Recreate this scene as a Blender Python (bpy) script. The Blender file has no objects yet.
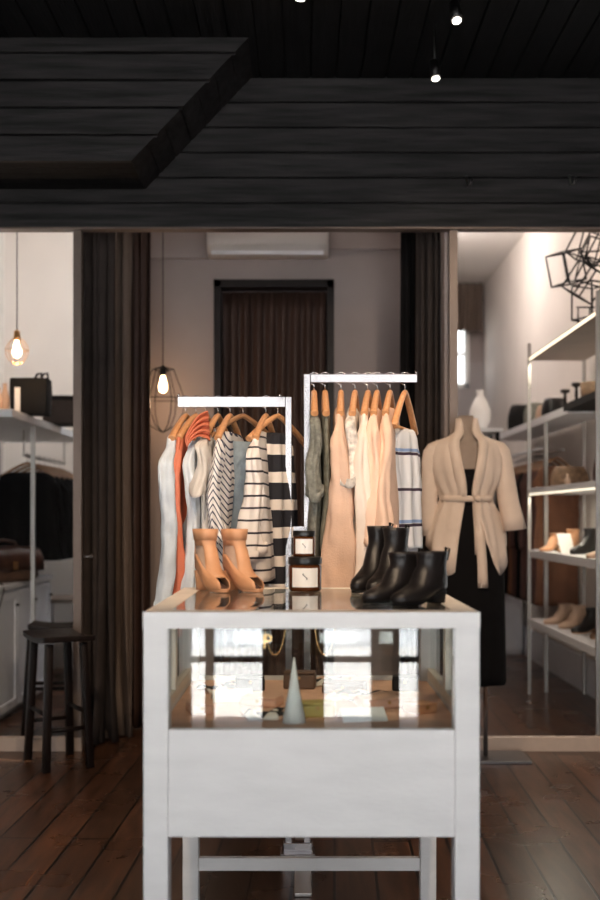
import bpy, bmesh, math, random
from mathutils import Vector, Matrix, noise
random.seed(11)
PI = math.pi
C = bpy.context.scene.collection
F, CX, CY, EYE = 1050.0, 303.0, 516.0, 1.30

def at(px, py, d):
    return Vector(((px - CX) * d / F, d, EYE - (py - CY) * d / F))

# ------------------------------------------------------------------ materials
def nodes_of(m):
    m.use_nodes = True
    return m.node_tree.nodes, m.node_tree.links

def mat(name, col, rough=0.6, metal=0.0, var=0.0, vscale=20.0, bump=0.0, bscale=60.0, spec=0.5, sheen=0.0, stretch=(1, 1, 1)):
    m = bpy.data.materials.new(name)
    N, L = nodes_of(m)
    p = N['Principled BSDF']
    p.inputs['Base Color'].default_value = (*col, 1)
    p.inputs['Roughness'].default_value = rough
    p.inputs['Metallic'].default_value = metal
    p.inputs['Specular IOR Level'].default_value = spec
    if sheen: p.inputs['Sheen Weight'].default_value = sheen
    tc = N.new('ShaderNodeTexCoord'); mp = N.new('ShaderNodeMapping')
    mp.inputs['Scale'].default_value = stretch
    L.new(tc.outputs['Object'], mp.inputs['Vector'])
    if var:
        nz = N.new('ShaderNodeTexNoise'); nz.inputs['Scale'].default_value = vscale; nz.inputs['Detail'].default_value = 5
        L.new(mp.outputs[0], nz.inputs['Vector'])
        r = N.new('ShaderNodeValToRGB')
        r.color_ramp.elements[0].position = .3; r.color_ramp.elements[1].position = .7
        r.color_ramp.elements[0].color = (*[c * (1 - var) for c in col], 1)
        r.color_ramp.elements[1].color = (*[min(1, c * (1 + var)) for c in col], 1)
        L.new(nz.outputs['Fac'], r.inputs[0]); L.new(r.outputs[0], p.inputs['Base Color'])
    if bump:
        nb = N.new('ShaderNodeTexNoise'); nb.inputs['Scale'].default_value = bscale; nb.inputs['Detail'].default_value = 4
        L.new(mp.outputs[0], nb.inputs['Vector'])
        b = N.new('ShaderNodeBump'); b.inputs['Strength'].default_value = bump; b.inputs['Distance'].default_value = .01
        L.new(nb.outputs['Fac'], b.inputs['Height']); L.new(b.outputs[0], p.inputs['Normal'])
    return m

def stripe_mat(name, base, stripe, period, duty, axis=2, slant=0.0, rough=.85, phase=0.0, extra=None):
    m = bpy.data.materials.new(name)
    N, L = nodes_of(m); p = N['Principled BSDF']; p.inputs['Roughness'].default_value = rough
    tc = N.new('ShaderNodeTexCoord'); sx = N.new('ShaderNodeSeparateXYZ')
    L.new(tc.outputs['Object'], sx.inputs[0])
    def math_(op, a, b=None, c=None):
        n = N.new('ShaderNodeMath'); n.operation = op
        for i, v in enumerate((a, b, c)):
            if v is None: continue
            if isinstance(v, (int, float)): n.inputs[i].default_value = v
            else: L.new(v, n.inputs[i])
        return n.outputs[0]
    src = sx.outputs[axis]
    if slant:
        ab = math_('ABSOLUTE', sx.outputs[1])
        src = math_('MULTIPLY_ADD', ab, slant, src)
    nz = N.new('ShaderNodeTexNoise'); nz.inputs['Scale'].default_value = 6
    L.new(tc.outputs['Object'], nz.inputs['Vector'])
    src = math_('MULTIPLY_ADD', nz.outputs['Fac'], .012, src)
    fr = math_('FRACT', math_('MULTIPLY_ADD', src, 1.0 / period, phase + 50))
    last = math_('LESS_THAN', fr, duty)
    mx = N.new('ShaderNodeMix'); mx.data_type = 'RGBA'
    mx.inputs[6].default_value = (*base, 1); mx.inputs[7].default_value = (*stripe, 1)
    L.new(last, mx.inputs[0]); col = mx.outputs[2]
    for (c2, per2, du2, ph2) in (extra or []):
        f2 = math_('LESS_THAN', math_('FRACT', math_('MULTIPLY_ADD', src, 1.0 / per2, ph2 + 50)), du2)
        m2 = N.new('ShaderNodeMix'); m2.data_type = 'RGBA'
        L.new(f2, m2.inputs[0]); L.new(col, m2.inputs[6]); m2.inputs[7].default_value = (*c2, 1); col = m2.outputs[2]
    L.new(col, p.inputs['Base Color'])
    return m

def plank_mat(name, c1, c2, mortar, width, length, rough, axis='floor', spec=.5, knots=.5):
    m = bpy.data.materials.new(name)
    N, L = nodes_of(m); p = N['Principled BSDF']
    tc = N.new('ShaderNodeTexCoord'); mp = N.new('ShaderNodeMapping')
    mp.inputs['Rotation'].default_value = (0, 0, PI / 2 + (0.03 if axis == 'floor' else 0))
    L.new(tc.outputs['Object'], mp.inputs[0])
    br = N.new('ShaderNodeTexBrick')
    br.inputs['Scale'].default_value = 1
    br.inputs['Brick Width'].default_value = length; br.inputs['Row Height'].default_value = width
    br.inputs['Mortar Size'].default_value = .006; br.inputs['Mortar Smooth'].default_value = .2
    br.inputs['Color1'].default_value = (*c1, 1); br.inputs['Color2'].default_value = (*c2, 1)
    br.inputs['Mortar'].default_value = (*mortar, 1); br.offset = .37; br.inputs['Bias'].default_value = 0
    L.new(mp.outputs[0], br.inputs['Vector'])
    m2 = N.new('ShaderNodeMapping'); m2.inputs['Scale'].default_value = (9, 1.1, 1)
    L.new(tc.outputs['Object'], m2.inputs[0])
    nz = N.new('ShaderNodeTexNoise'); nz.inputs['Scale'].default_value = 3; nz.inputs['Detail'].default_value = 7; nz.inputs['Distortion'].default_value = .6
    L.new(m2.outputs[0], nz.inputs['Vector'])
    r = N.new('ShaderNodeValToRGB'); r.color_ramp.elements[0].position = .3; r.color_ramp.elements[1].position = .75
    r.color_ramp.elements[0].color = (.35, .32, .3, 1); r.color_ramp.elements[1].color = (1.2, 1.1, 1.0, 1)
    L.new(nz.outputs['Fac'], r.inputs[0])
    mx = N.new('ShaderNodeMix'); mx.data_type = 'RGBA'; mx.blend_type = 'MULTIPLY'; mx.inputs[0].default_value = knots + .4
    L.new(br.outputs['Color'], mx.inputs[6]); L.new(r.outputs[0], mx.inputs[7]); L.new(mx.outputs[2], p.inputs['Base Color'])
    n3 = N.new('ShaderNodeTexNoise'); n3.inputs['Scale'].default_value = 2.2; n3.inputs['Detail'].default_value = 6
    L.new(tc.outputs['Object'], n3.inputs['Vector'])
    mr = N.new('ShaderNodeMapRange'); mr.inputs[1].default_value = .3; mr.inputs[2].default_value = .7
    mr.inputs[3].default_value = rough - .05; mr.inputs[4].default_value = rough + .10; mr.inputs[1].default_value = .1; mr.inputs[2].default_value = .9
    L.new(n3.outputs['Fac'], mr.inputs[0]); L.new(mr.outputs[0], p.inputs['Roughness'])
    p.inputs['Specular IOR Level'].default_value = spec * .8
    b = N.new('ShaderNodeBump'); b.inputs['Strength'].default_value = .45; b.inputs['Distance'].default_value = .004; b.invert = True
    ad = N.new('ShaderNodeMath'); ad.operation = 'MULTIPLY_ADD'; ad.inputs[1].default_value = .06
    L.new(nz.outputs['Fac'], ad.inputs[0]); L.new(br.outputs['Fac'], ad.inputs[2])
    L.new(ad.outputs[0], b.inputs['Height']); L.new(b.outputs[0], p.inputs['Normal'])
    return m

def glass_mat(name, tint=(1, 1, 1), r0=.04, rough=0.0):
    m = bpy.data.materials.new(name)
    N, L = nodes_of(m); N.clear()
    out = N.new('ShaderNodeOutputMaterial'); mix = N.new('ShaderNodeMixShader')
    tr = N.new('ShaderNodeBsdfTransparent'); tr.inputs[0].default_value = (*tint, 1)
    gl = N.new('ShaderNodeBsdfGlossy'); gl.inputs['Roughness'].default_value = rough
    g = N.new('ShaderNodeNewGeometry'); d = N.new('ShaderNodeVectorMath'); d.operation = 'DOT_PRODUCT'
    L.new(g.outputs['Normal'], d.inputs[0]); L.new(g.outputs['Incoming'], d.inputs[1])
    def mt(op, a, b=None):
        n = N.new('ShaderNodeMath'); n.operation = op
        for i, v in enumerate((a, b)):
            if v is None: continue
            if isinstance(v, (int, float)): n.inputs[i].default_value = v
            else: L.new(v, n.inputs[i])
        return n.outputs[0]
    c = mt('SUBTRACT', 1.0, mt('ABSOLUTE', d.outputs['Value']))
    f = mt('ADD', mt('MULTIPLY', mt('POWER', c, 5.0), 1 - r0), r0)
    L.new(f, mix.inputs[0]); L.new(tr.outputs[0], mix.inputs[1]); L.new(gl.outputs[0], mix.inputs[2])
    L.new(mix.outputs[0], out.inputs[0])
    return m

def emit_mat(name, col, s):
    m = bpy.data.materials.new(name)
    N, L = nodes_of(m); p = N['Principled BSDF']
    p.inputs['Base Color'].default_value = (*col, 1)
    p.inputs['Emission Color'].default_value = (*col, 1); p.inputs['Emission Strength'].default_value = s
    return m

M = {}
M['case'] = mat('white_paint', (.74, .73, .715), .45, var=.05, vscale=5, bump=.08, bscale=40, stretch=(1, 1, 4))
M['case_top'] = mat('pale_painted_wood', (.80, .72, .62), .4, var=.08, vscale=9)
M['glass'] = glass_mat('clear_glass')
M['pane'] = glass_mat('partition_glass', (.97, .98, .98), .007)
M['frontglass'] = glass_mat('counter_front_glass', (.92, .95, .94), .07)
M['topglass'] = glass_mat('counter_glass', (.9, .93, .92), .08)
M['chrome'] = mat('chrome', (.60, .58, .59), .2, 1, bump=.06, bscale=30)
M['steel'] = mat('brushed_steel', (.50, .47, .44), .33, 1, bump=.05, bscale=200)
M['black_board'] = mat('black_stained_board', (.019, .0175, .018), .6, var=.75, vscale=4, bump=.35, bscale=14, spec=.22, stretch=(.6, 3, 9))
M['ceil_board'] = mat('black_ceiling_board', (.008, .008, .0085), .7, var=.4, vscale=5, bump=.3, bscale=14, spec=.15, stretch=(9, .6, 3))
M['black_gap'] = mat('board_backing', (.003, .003, .003), .9)
M['floor'] = plank_mat('dark_floorboards', (.130, .058, .031), (.055, .028, .016), (.006, .003, .002), .15, 4.2, .26)
M['wall'] = mat('cream_plaster', (.78, .72, .67), .8, var=.04, vscale=3, bump=.04)
M['wall_mauve'] = mat('grey_plaster', (.31, .26, .25), .8, var=.06, vscale=3, bump=.05)
M['wall_dark'] = mat('dark_plaster', (.08, .07, .065), .8, var=.1, vscale=3)
M['white_ceiling'] = mat('white_ceiling', (.85, .81, .77), .8, var=.02)
M['bronze'] = mat('bronze_frame', (.17, .13, .11), .4, .3, var=.05)
M['beige_rail'] = mat('beige_rail', (.50, .40, .34), .5, var=.05)
M['curtain'] = mat('charcoal_curtain', (.040, .031, .028), .8, var=.2, vscale=8, bump=.2, bscale=250, spec=.2)
M['curtain_beige'] = mat('taupe_curtain', (.12, .085, .066), .75, var=.1, vscale=8, bump=.2, bscale=250)
M['curtain_black'] = mat('black_curtain', (.010, .009, .009), .9, spec=.1, var=.2, vscale=8, bump=.2, bscale=250)
M['curtain_brown'] = mat('brown_curtain', (.045, .024, .018), .5, var=.15, vscale=8, spec=.3)
M['dark_wood'] = mat('dark_wood', (.010, .0055, .0045), .4, spec=.22, var=.4, vscale=14, bump=.1, stretch=(6, 6, 1))
M['brown_post'] = mat('brown_post', (.05, .026, .018), .3, var=.3, vscale=10, stretch=(6, 6, 1))
M['hanger'] = mat('hanger_wood', (.62, .30, .13), .35, var=.12, vscale=30, stretch=(1, 5, 5))
M['hanger_dark'] = mat('brown_hanger_wood', (.30, .15, .07), .4, var=.15, vscale=30)
M['black'] = mat('matt_black', (.006, .0055, .0055), .65, spec=.2)
M['black_metal'] = mat('black_wire', (.012, .011, .011), .4, .5)
M['black_leather'] = mat('black_leather', (.010, .008, .008), .38, spec=.4, var=.3, vscale=30, bump=.12, bscale=90)
M['brown_leather'] = mat('brown_leather', (.12, .065, .04), .5, var=.3, vscale=20, bump=.2, bscale=80)
M['dark_brown_leather'] = mat('dark_brown_leather', (.06, .025, .016), .4, var=.3, vscale=20, bump=.2, bscale=80)
M['tan_leather'] = mat('tan_leather', (.62, .31, .16), .5, var=.08, vscale=25, bump=.06, bscale=120)
M['tan_pale'] = mat('pale_tan_suede', (.55, .38, .28), .7, var=.08, vscale=25)
M['sole'] = mat('shoe_sole', (.35, .19, .10), .6)
M['insole'] = mat('dark_insole', (.07, .035, .025), .8)
M['amber'] = mat('amber_wax_glass', (.085, .026, .008), .1, var=.1, vscale=20)
M['label'] = mat('paper_label', (.85, .82, .78), .7)
M['ink'] = mat('ink', (.04, .04, .05), .7)
M['paper'] = mat('white_paper', (.85, .83, .8), .7)
M['cabinet'] = mat('white_cabinet', (.80, .82, .88), .3, var=.04)
M['shelf_white'] = mat('white_shelf', (.74, .74, .76), .4)
M['shelf_wood'] = mat('brown_shelf_board', (.26, .19, .15), .45, var=.1, vscale=8)
M['led'] = emit_mat('led_strip', (1, .90, .70), 1.3)
M['bulb'] = emit_mat('lit_bulb', (1, .66, .36), 14)
M['spot_face'] = emit_mat('lit_spot_lens', (1, .92, .8), 6)
M['gunmetal'] = mat('gunmetal', (.16, .15, .15), .3, 1)
M['ac'] = mat('ac_plastic', (.62, .57, .54), .4)
M['cord'] = mat('cable', (.03, .022, .02), .6)
M['brass'] = mat('aged_brass', (.55, .32, .14), .3, .9)
M['mannequin'] = mat('linen_bust', (.26, .20, .16), .8, var=.08, bump=.2, bscale=300)
M['jacket'] = mat('oatmeal_jacket', (.66, .53, .44), .85, var=.05, vscale=12, bump=.15, bscale=260)
M['black_cloth'] = mat('black_cloth', (.006, .0055, .006), .95, spec=.1, bump=.2, bscale=200)
M['pave'] = mat('sunlit_pavement', (.72, .71, .70), .8, var=.25, vscale=1.2)
M['street'] = mat('street', (.5, .52, .55), .8, var=.3, vscale=.8)
M['candle_lid'] = mat('black_lid', (.012, .012, .012), .3)
M['gold'] = mat('gold_letter', (.80, .48, .22), .25, 1)
M['window_white'] = mat('window_frame_white', (.8, .8, .78), .5)  # even white paint of the window frame
# cloth
M['pale_blue'] = mat('pale_blue_chambray', (.56, .61, .66), .85, var=.12, vscale=14, bump=.25, bscale=40)
M['coral'] = mat('coral_silk', (.60, .165, .085), .5, var=.1, vscale=14, bump=.2, bscale=30)
M['white_blue'] = mat('bluish_white_cotton', (.66, .70, .74), .85, var=.1, vscale=12, bump=.25, bscale=40)
M['grey_white'] = mat('grey_white_jersey', (.62, .57, .52), .85, var=.08, vscale=12, bump=.15, bscale=60)
M['navy_stripe'] = stripe_mat('white_with_navy_stripes', (.78, .74, .72), (.03, .035, .08), .026, .28, slant=2.0)
M['denim'] = mat('faded_denim', (.27, .34, .40), .85, var=.25, vscale=18, bump=.3, bscale=200)
M['thin_stripe'] = stripe_mat('white_with_thin_dark_stripes', (.80, .73, .68), (.035, .03, .04), .044, .17)
M['bold_stripe'] = stripe_mat('black_and_cream_bands', (.75, .66, .58), (.014, .013, .018), .105, .62)
M['green_knit'] = mat('grey_green_knit', (.20, .20, .17), .9, var=.3, vscale=60, bump=.4, bscale=90)
M['olive'] = mat('olive_fabric', (.17, .16, .12), .85, var=.3, vscale=40, bump=.3, bscale=60)
M['beige_knit'] = mat('sand_knit', (.74, .50, .37), .9, var=.05, vscale=20, bump=.25, bscale=170)
M['floral'] = mat('white_floral_chiffon', (.66, .60, .54), .8, var=.45, vscale=40)
M['cream'] = mat('cream_cotton', (.86, .73, .63), .85, var=.04, vscale=16, bump=.2, bscale=50)
M['peach'] = mat('peach_linen', (.84, .60, .46), .85, var=.05, vscale=16, bump=.25, bscale=40)
M['peach2'] = mat('rose_beige_linen', (.80, .55, .41), .85, var=.05, vscale=16, bump=.25, bscale=40)
M['knit_bands'] = stripe_mat('white_knit_with_bands', (.68, .68, .70), (.05, .03, .05), .135, .085, phase=.2,
                             extra=[((.24, .34, .55), .27, .045, .55)])
M['rust'] = mat('rust_cloth', (.17, .07, .035), .85, var=.2, vscale=8)
M['maroon'] = mat('maroon_cloth', (.07, .028, .022), .85, var=.2, vscale=8)
M['wicker'] = mat('wicker', (.20, .12, .07), .7, var=.5, vscale=40, bump=.6, bscale=70)
M['olive_yellow'] = mat('mustard_leather', (.50, .40, .12), .5)
M['blush'] = mat('blush_leather', (.75, .45, .32), .5, var=.1)

# ------------------------------------------------------------------ mesh helpers
def new(): return bmesh.new()

def box(bm, c, s, rot=None, mi=0, taper=1.0):
    vs = []
    R = rot if rot is not None else Matrix.Identity(3)
    for dz in (-.5, .5):
        k = 1.0 if dz < 0 else taper
        for dx, dy in ((-.5, -.5), (.5, -.5), (.5, .5), (-.5, .5)):
            vs.append(bm.verts.new(Vector(c) + R @ Vector((dx * s[0] * k, dy * s[1] * k, dz * s[2]))))
    for q in ((3, 2, 1, 0), (4, 5, 6, 7), (0, 1, 5, 4), (1, 2, 6, 5), (2, 3, 7, 6), (3, 0, 4, 7)):
        f = bm.faces.new([vs[i] for i in q]); f.material_index = mi
    return vs

def bx(bm, x0, x1, y0, y1, z0, z1, mi=0):
    return box(bm, ((x0 + x1) / 2, (y0 + y1) / 2, (z0 + z1) / 2), (abs(x1 - x0), abs(y1 - y0), abs(z1 - z0)), mi=mi)

def loft(bm, rings, cap0=True, cap1=True, closed=True, mi=0):
    R = [[bm.verts.new(p) for p in r] for r in rings]
    n = len(R[0]); faces = []
    for i in range(len(R) - 1):
        row = []
        for j in range(n if closed else n - 1):
            k = (j + 1) % n
            f = bm.faces.new((R[i][j], R[i][k], R[i + 1][k], R[i + 1][j])); f.material_index = mi; f.smooth = True
            row.append(f)
        faces.append(row)
    if cap0 and closed: f = bm.faces.new(R[0][::-1]); f.material_index = mi
    if cap1 and closed: f = bm.faces.new(R[-1]); f.material_index = mi
    return R, faces

def frame(d):
    d = d.normalized()
    u = Vector((0, 0, 1)) if abs(d.z) < .9 else Vector((1, 0, 0))
    a = d.cross(u).normalized(); b = a.cross(d).normalized()
    return a, b

def tube(bm, pts, r, seg=8, closed=False, mi=0, flat=1.0):
    pts = [Vector(p) for p in pts]; n = len(pts); rings = []
    rr = r if isinstance(r, (list, tuple)) else [r] * n
    a = None
    for i, p in enumerate(pts):
        if closed: d = pts[(i + 1) % n] - pts[i - 1]
        else: d = pts[min(i + 1, n - 1)] - pts[max(i - 1, 0)]
        if d.length < 1e-9: d = Vector((0, 0, 1))
        d.normalize()
        if a is None: a, b = frame(d)
        else:
            a = (a - d * a.dot(d))
            a = a.normalized() if a.length > 1e-6 else frame(d)[0]
            b = a.cross(d).normalized()
        rings.append([p + a * rr[i] * math.cos(t * 2 * PI / seg) + b * rr[i] * flat * math.sin(t * 2 * PI / seg) for t in range(seg)])
    if closed: rings.append(rings[0])
    if closed:
        R = [[bm.verts.new(p) for p in r_] for r_ in rings[:-1]]; m_ = len(R)
        for i in range(m_):
            for j in range(seg):
                k = (j + 1) % seg; i2 = (i + 1) % m_
                f = bm.faces.new((R[i][j], R[i][k], R[i2][k], R[i2][j])); f.material_index = mi; f.smooth = True
    else: loft(bm, rings, mi=mi)

def cyl(bm, p0, p1, r0, r1=None, seg=16, mi=0):
    tube(bm, [p0, p1], [r0, r0 if r1 is None else r1], seg, mi=mi)

def lathe(bm, prof, c=(0, 0, 0), seg=24, mi=0, cap0=True, cap1=True, sx=1, sy=1):
    rings = [[Vector((c[0] + r * sx * math.cos(t * 2 * PI / seg), c[1] + r * sy * math.sin(t * 2 * PI / seg), c[2] + z)) for t in range(seg)] for r, z in prof]
    return loft(bm, rings, cap0, cap1, mi=mi)

def obj(name, bm, m, parent=None, loc=(0, 0, 0), rz=0, bevel=0, solid=0, sub=0):
    bmesh.ops.recalc_face_normals(bm, faces=bm.faces)
    me = bpy.data.meshes.new(name); bm.to_mesh(me); bm.free()
    for k in (m if isinstance(m, (list, tuple)) else [m]): me.materials.append(M[k])
    o = bpy.data.objects.new(name, me); C.objects.link(o)
    o.location = loc; o.rotation_euler = (0, 0, rz)
    if parent: o.parent = parent
    if solid:
        s = o.modifiers.new('thickness', 'SOLIDIFY'); s.thickness = solid; s.offset = 0
    if bevel:
        b = o.modifiers.new('edge', 'BEVEL'); b.width = bevel; b.segments = 2; b.limit_method = 'ANGLE'
    if sub:
        s = o.modifiers.new('smooth', 'SUBSURF'); s.levels = sub; s.render_levels = sub
    return o

def tag(o, label, cat, group=None, kind=None):
    if label: o['label'] = label
    if cat: o['category'] = cat
    if group: o['group'] = group
    if kind: o['kind'] = kind
    return o

def thing(name, label, cat, loc=(0, 0, 0), rz=0, group=None):
    o = bpy.data.objects.new(name, None); C.objects.link(o)
    o.empty_display_size = .1
    o.location = loc; o.rotation_euler = (0, 0, rz)
    return tag(o, label, cat, group)

def struct(name, bm, m, label=None, **k):
    o = obj(name, bm, m, **k); o['kind'] = 'structure'; o['category'] = name.split('_')[0]
    o['label'] = label or name.replace('_', ' ')
    return o

def lerp(a, b, t): return a + (b - a) * t
def sst(a, b, x):
    t = max(0, min(1, (x - a) / (b - a))); return t * t * (3 - 2 * t)

# ------------------------------------------------------------------ dimensions
DW = 5.80                       # the partition between the front shop and the rooms behind
HZ, CZ = 2.88, 3.72             # head of the openings, front ceiling
XL, XR = -1.27, .84             # the middle opening
BX0, BX1 = -2.6, 2.6
YF = -1.2                       # street front
ZC2 = 3.98

# ------------------------------------------------------------------ setting
b = new(); bx(b, -3.0, 3.0, YF - .2, 12.5, -.08, 0); struct('floor', b, 'floor', 'dark brown polished floorboards running into the rooms behind')
b = new()
x = BX0
while x < BX1:
    bx(b, x + .005, x + .134, YF, DW + .02, CZ, CZ + .03); x += .139
bx(b, BX0 - .1, BX1 + .1, YF - .2, DW + .1, CZ + .03, CZ + .1, 1)
struct('ceiling_front', b, ['ceil_board', 'black_gap'], 'black stained board ceiling of the front shop')
# board wall above the openings
b = new()
z = HZ + .010
while z < CZ - .001:
    z1 = min(z + .1255, CZ)
    bx(b, BX0, BX1, DW - .02, DW + .005, z, z1); z += .1385
bx(b, BX0 - .1, BX1 + .1, DW + .004, DW + .045, HZ + .01, ZC2 + .1, 1)
struct('wall_header', b, ['black_board', 'black_gap'], 'black horizontal boards above the three openings')
b = new(); bx(b, BX0, BX1, DW - .03, DW + .05, HZ, HZ + .008); struct('trim_1', b, 'bronze', 'thin bronze strip along the head of the openings')
# stair bulkhead, boarded, in front of the board wall
DB = 5.31
p = [at(131, 161, DB), at(248, 38, DB)]
zb, zt = p[0].z, p[1].z
xb, xt = p[0].x, p[1].x
b = new()
z = zb
while z < CZ - .001:
    z1 = min(z + .1255, CZ)
    xa = lerp(xb, xt, (z - zb) / (zt - zb)); xc = lerp(xb, xt, (z1 - zb) / (zt - zb))
    vs = [b.verts.new(v) for v in ((BX0, DB, z), (xa, DB, z), (xc, DB, z1), (BX0, DB, z1), (BX0, DB + .03, z), (xa, DB + .03, z), (xc, DB + .03, z1), (BX0, DB + .03, z1))]
    for q in ((0, 1, 2, 3), (7, 6, 5, 4), (0, 4, 5, 1), (3, 2, 6, 7), (0, 3, 7, 4)): b.faces.new([vs[i] for i in q])
    f = b.faces.new([vs[i] for i in (1, 5, 6, 2)]); f.material_index = 0
    z += .1385
# underside and sloping side, boards across
for k in range(5):
    y0 = DB + .03 + k * .086; y1 = min(y0 + .081, DW - .021)
    bx(b, BX0, xb, y0, y1, zb, zb + .02, 1)
dx_, dz_ = xt - xb, CZ - zb
xe = lerp(xb, xt, (CZ - zb) / (zt - zb))
n = 7
for k in range(n):
    t0, t1 = k / n + .004, (k + 1) / n - .004
    A = (lerp(xb, xe, t0), lerp(zb, CZ, t0)); B = (lerp(xb, xe, t1), lerp(zb, CZ, t1))
    vs = [b.verts.new(v) for v in ((A[0], DB + .03, A[1]), (B[0], DB + .03, B[1]), (B[0], DW - .021, B[1]), (A[0], DW - .021, A[1]),
                                   (A[0] - .02, DB + .03, A[1] + .01), (B[0] - .02, DB + .03, B[1] + .01), (B[0] - .02, DW - .021, B[1] + .01), (A[0] - .02, DW - .021, A[1] + .01))]
    for q in ((0, 1, 2, 3), (7, 6, 5, 4), (0, 4, 5, 1), (1, 5, 6, 2), (2, 6, 7, 3), (3, 7, 4, 0)): b.faces.new([vs[i] for i in q]).material_index = 0
struct('wall_bulkhead', b, ['black_board', 'ceil_board'], 'boxed stair bulkhead of black boards with a sloping side')

b = new(); bx(b, BX0 - .1, BX0, YF - .2, DW, 0, CZ); struct('wall_left', b, 'wall_dark')
b = new(); bx(b, BX1, BX1 + .1, YF - .2, DW, 0, CZ); struct('wall_right', b, 'wall_dark')
# street front, behind the camera: posts between glazed openings
b = new()
for x0, x1 in ((-2.6, -2.35), (-.92, -.69), (-.60, -.55), (-.25, .13), (.42, .59), (.71, .92), (2.35, 2.6)):
    bx(b, x0, x1, YF - .12, YF, 0, 3.2)
bx(b, -2.6, 2.6, YF - .12, YF, 3.2, CZ + .1)
bx(b, -2.6, 2.6, YF - .1, YF - .02, .40, .43)
bx(b, -2.6, 2.6, YF - .1, YF - .02, 2.3, 2.36)
struct('wall_front', b, 'dark_wood', 'street front with glazed openings behind the viewer')
b = new(); bx(b, -14, 14, -5.5, YF - .2, -.12, -.04); struct('trim_2', b, 'pave', 'sunlit pavement outside the street front')
b = new(); bx(b, -14, 14, -16, -5.5, -.2, -.14); struct('trim_3', b, 'street', 'street beyond the pavement')

# rooms behind ---------------------------------------------------
b = new(); bx(b, -2.65, 2.6, DW + .03, 12.4, ZC2, ZC2 + .1); struct('ceiling_back', b, 'white_ceiling', 'white ceiling of the rooms behind')
b = new(); bx(b, -2.66, -2.56, DW + .12, 9.0, 0, ZC2); struct('wall_left_room_side', b, 'wall', 'cream side wall of the left room')
b = new(); bx(b, -2.66, XR - .05, 9.0, 9.1, 0, ZC2); struct('wall_left_room_back', b, 'wall', 'cream back wall of the left room')
b = new(); bx(b, XL, XL + .05, DW + .55, 7.55, 0, ZC2); struct('wall_alcove_left', b, 'wall_mauve')
b = new(); bx(b, XR - .05, XR, DW + .06, 12.2, 0, ZC2); struct('wall_alcove_right', b, 'wall_mauve')
b = new(); bx(b, 2.1, 2.2, DW + .12, 12.2, 0, ZC2); struct('wall_right_room_side', b, 'wall', 'cream side wall of the right room')
# far wall of the right room with a real window opening
DF = 12.2
wx0, wx1 = at(430, 0, DF).x, at(469, 0, DF).x; wz0, wz1 = at(0, 388, DF).z, at(0, 322, DF).z
b = new()
bx(b, XR, wx0, DF, DF + .15, 0, ZC2); bx(b, wx1, 2.2, DF, DF + .15, 0, ZC2)
bx(b, wx0, wx1, DF, DF + .15, 0, wz0); bx(b, wx0, wx1, DF, DF + .15, wz1, ZC2)
struct('wall_right_room_back', b, 'wall_mauve', 'taupe far wall of the right room')
b = new()
bx(b, wx0, wx0 + .05, DF - .02, DF + .1, wz0, wz1); bx(b, wx1 - .05, wx1, DF - .02, DF + .1, wz0, wz1)
bx(b, wx0, wx1, DF - .02, DF + .1, wz0, wz0 + .05); bx(b, wx0, wx1, DF - .02, DF + .1, wz1 - .05, wz1); bx(b, wx0, wx1, DF, DF + .08, (wz0 + wz1) / 2, (wz0 + wz1) / 2 + .03)
o = struct('window_1', b, 'window_white', 'bright window in the far wall of the right room')
b = new(); bx(b, wx0 + .05, wx1 - .05, DF + .03, DF + .035, wz0 + .05, wz1 - .05); obj('pane', b, 'glass', o)
# skirting in the right room
b = new(); bx(b, 2.07, 2.1, DW + .12, 12.2, 0, .26); struct('baseboard_right', b, 'cabinet', 'white skirting board of the right room')
# alcove back wall with a door opening
DA = 6.9
dx0, dx1 = at(214, 0, DA).x, at(334, 0, DA).x; dzt = at(0, 280, DA).z
b = new()
bx(b, XL, dx0, DA, DA + .1, 0, ZC2); bx(b, dx1, XR, DA, DA + .1, 0, ZC2); bx(b, dx0, dx1, DA, DA + .1, dzt, ZC2)
struct('wall_alcove_back', b, 'wall_mauve', 'grey plaster wall at the back of the middle alcove')
b = new(); bx(b, XL, XR, DA + .6, DA + .65, 0, 3.2); struct('wall_passage', b, 'wall_dark')
b = new(); bx(b, dx0, dx0 + .045, DA - .02, DA + .1, 0, dzt); bx(b, dx1 - .045, dx1, DA - .02, DA + .1, 0, dzt); bx(b, dx0, dx1, DA - .02, DA + .1, dzt - .05, dzt)
struct('door_1', b, 'dark_wood', 'dark frame of the curtained doorway')
b = new(); z_ = at(0, 259, DA).z; bx(b, XL, at(209, 0, DA).x, DA - .03, DA, z_, z_ + .03); bx(b, at(329, 0, DA).x, XR, DA - .03, DA, z_ + .06, z_ + .09)
struct('trim_4', b, 'wall_mauve', 'plaster moulding high on the alcove wall')

# glazed partitions
def glazed(name, n, x0, x1, st, label):
    b = new()
    bx(b, x0, x1, DW, DW + .05, 0, .075, 1)
    for xx in st: bx(b, xx, xx + .045, DW, DW + .05, .075, HZ)
    o = struct(name, b, ['bronze', 'beige_rail'], label)
    b = new(); bx(b, x0 + .01, x1 - .01, DW + .022, DW + .028, .075, HZ); obj('pane', b, 'pane', o)
    return o
W2 = glazed('window_2', 2, BX0, XL + .045, (BX0, XL), 'glazed partition in front of the left room')
glazed('window_3', 3, XR - .03, BX1, (XR - .03,), 'glazed partition in front of the right room')
M_ = None
b = new(); pz = at(86, 557, 5.74)
cyl(b, (pz.x - .03, DW - .02, pz.z), (pz.x + .02, DW - .02, pz.z), .005, seg=8); lathe(b, [(.0, -.012), (.01, -.008), (.012, 0), (.01, .008), (0, .012)], (pz.x + .02, DW - .02, pz.z), 10)
obj('knob', b, 'chrome', W2)

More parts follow.
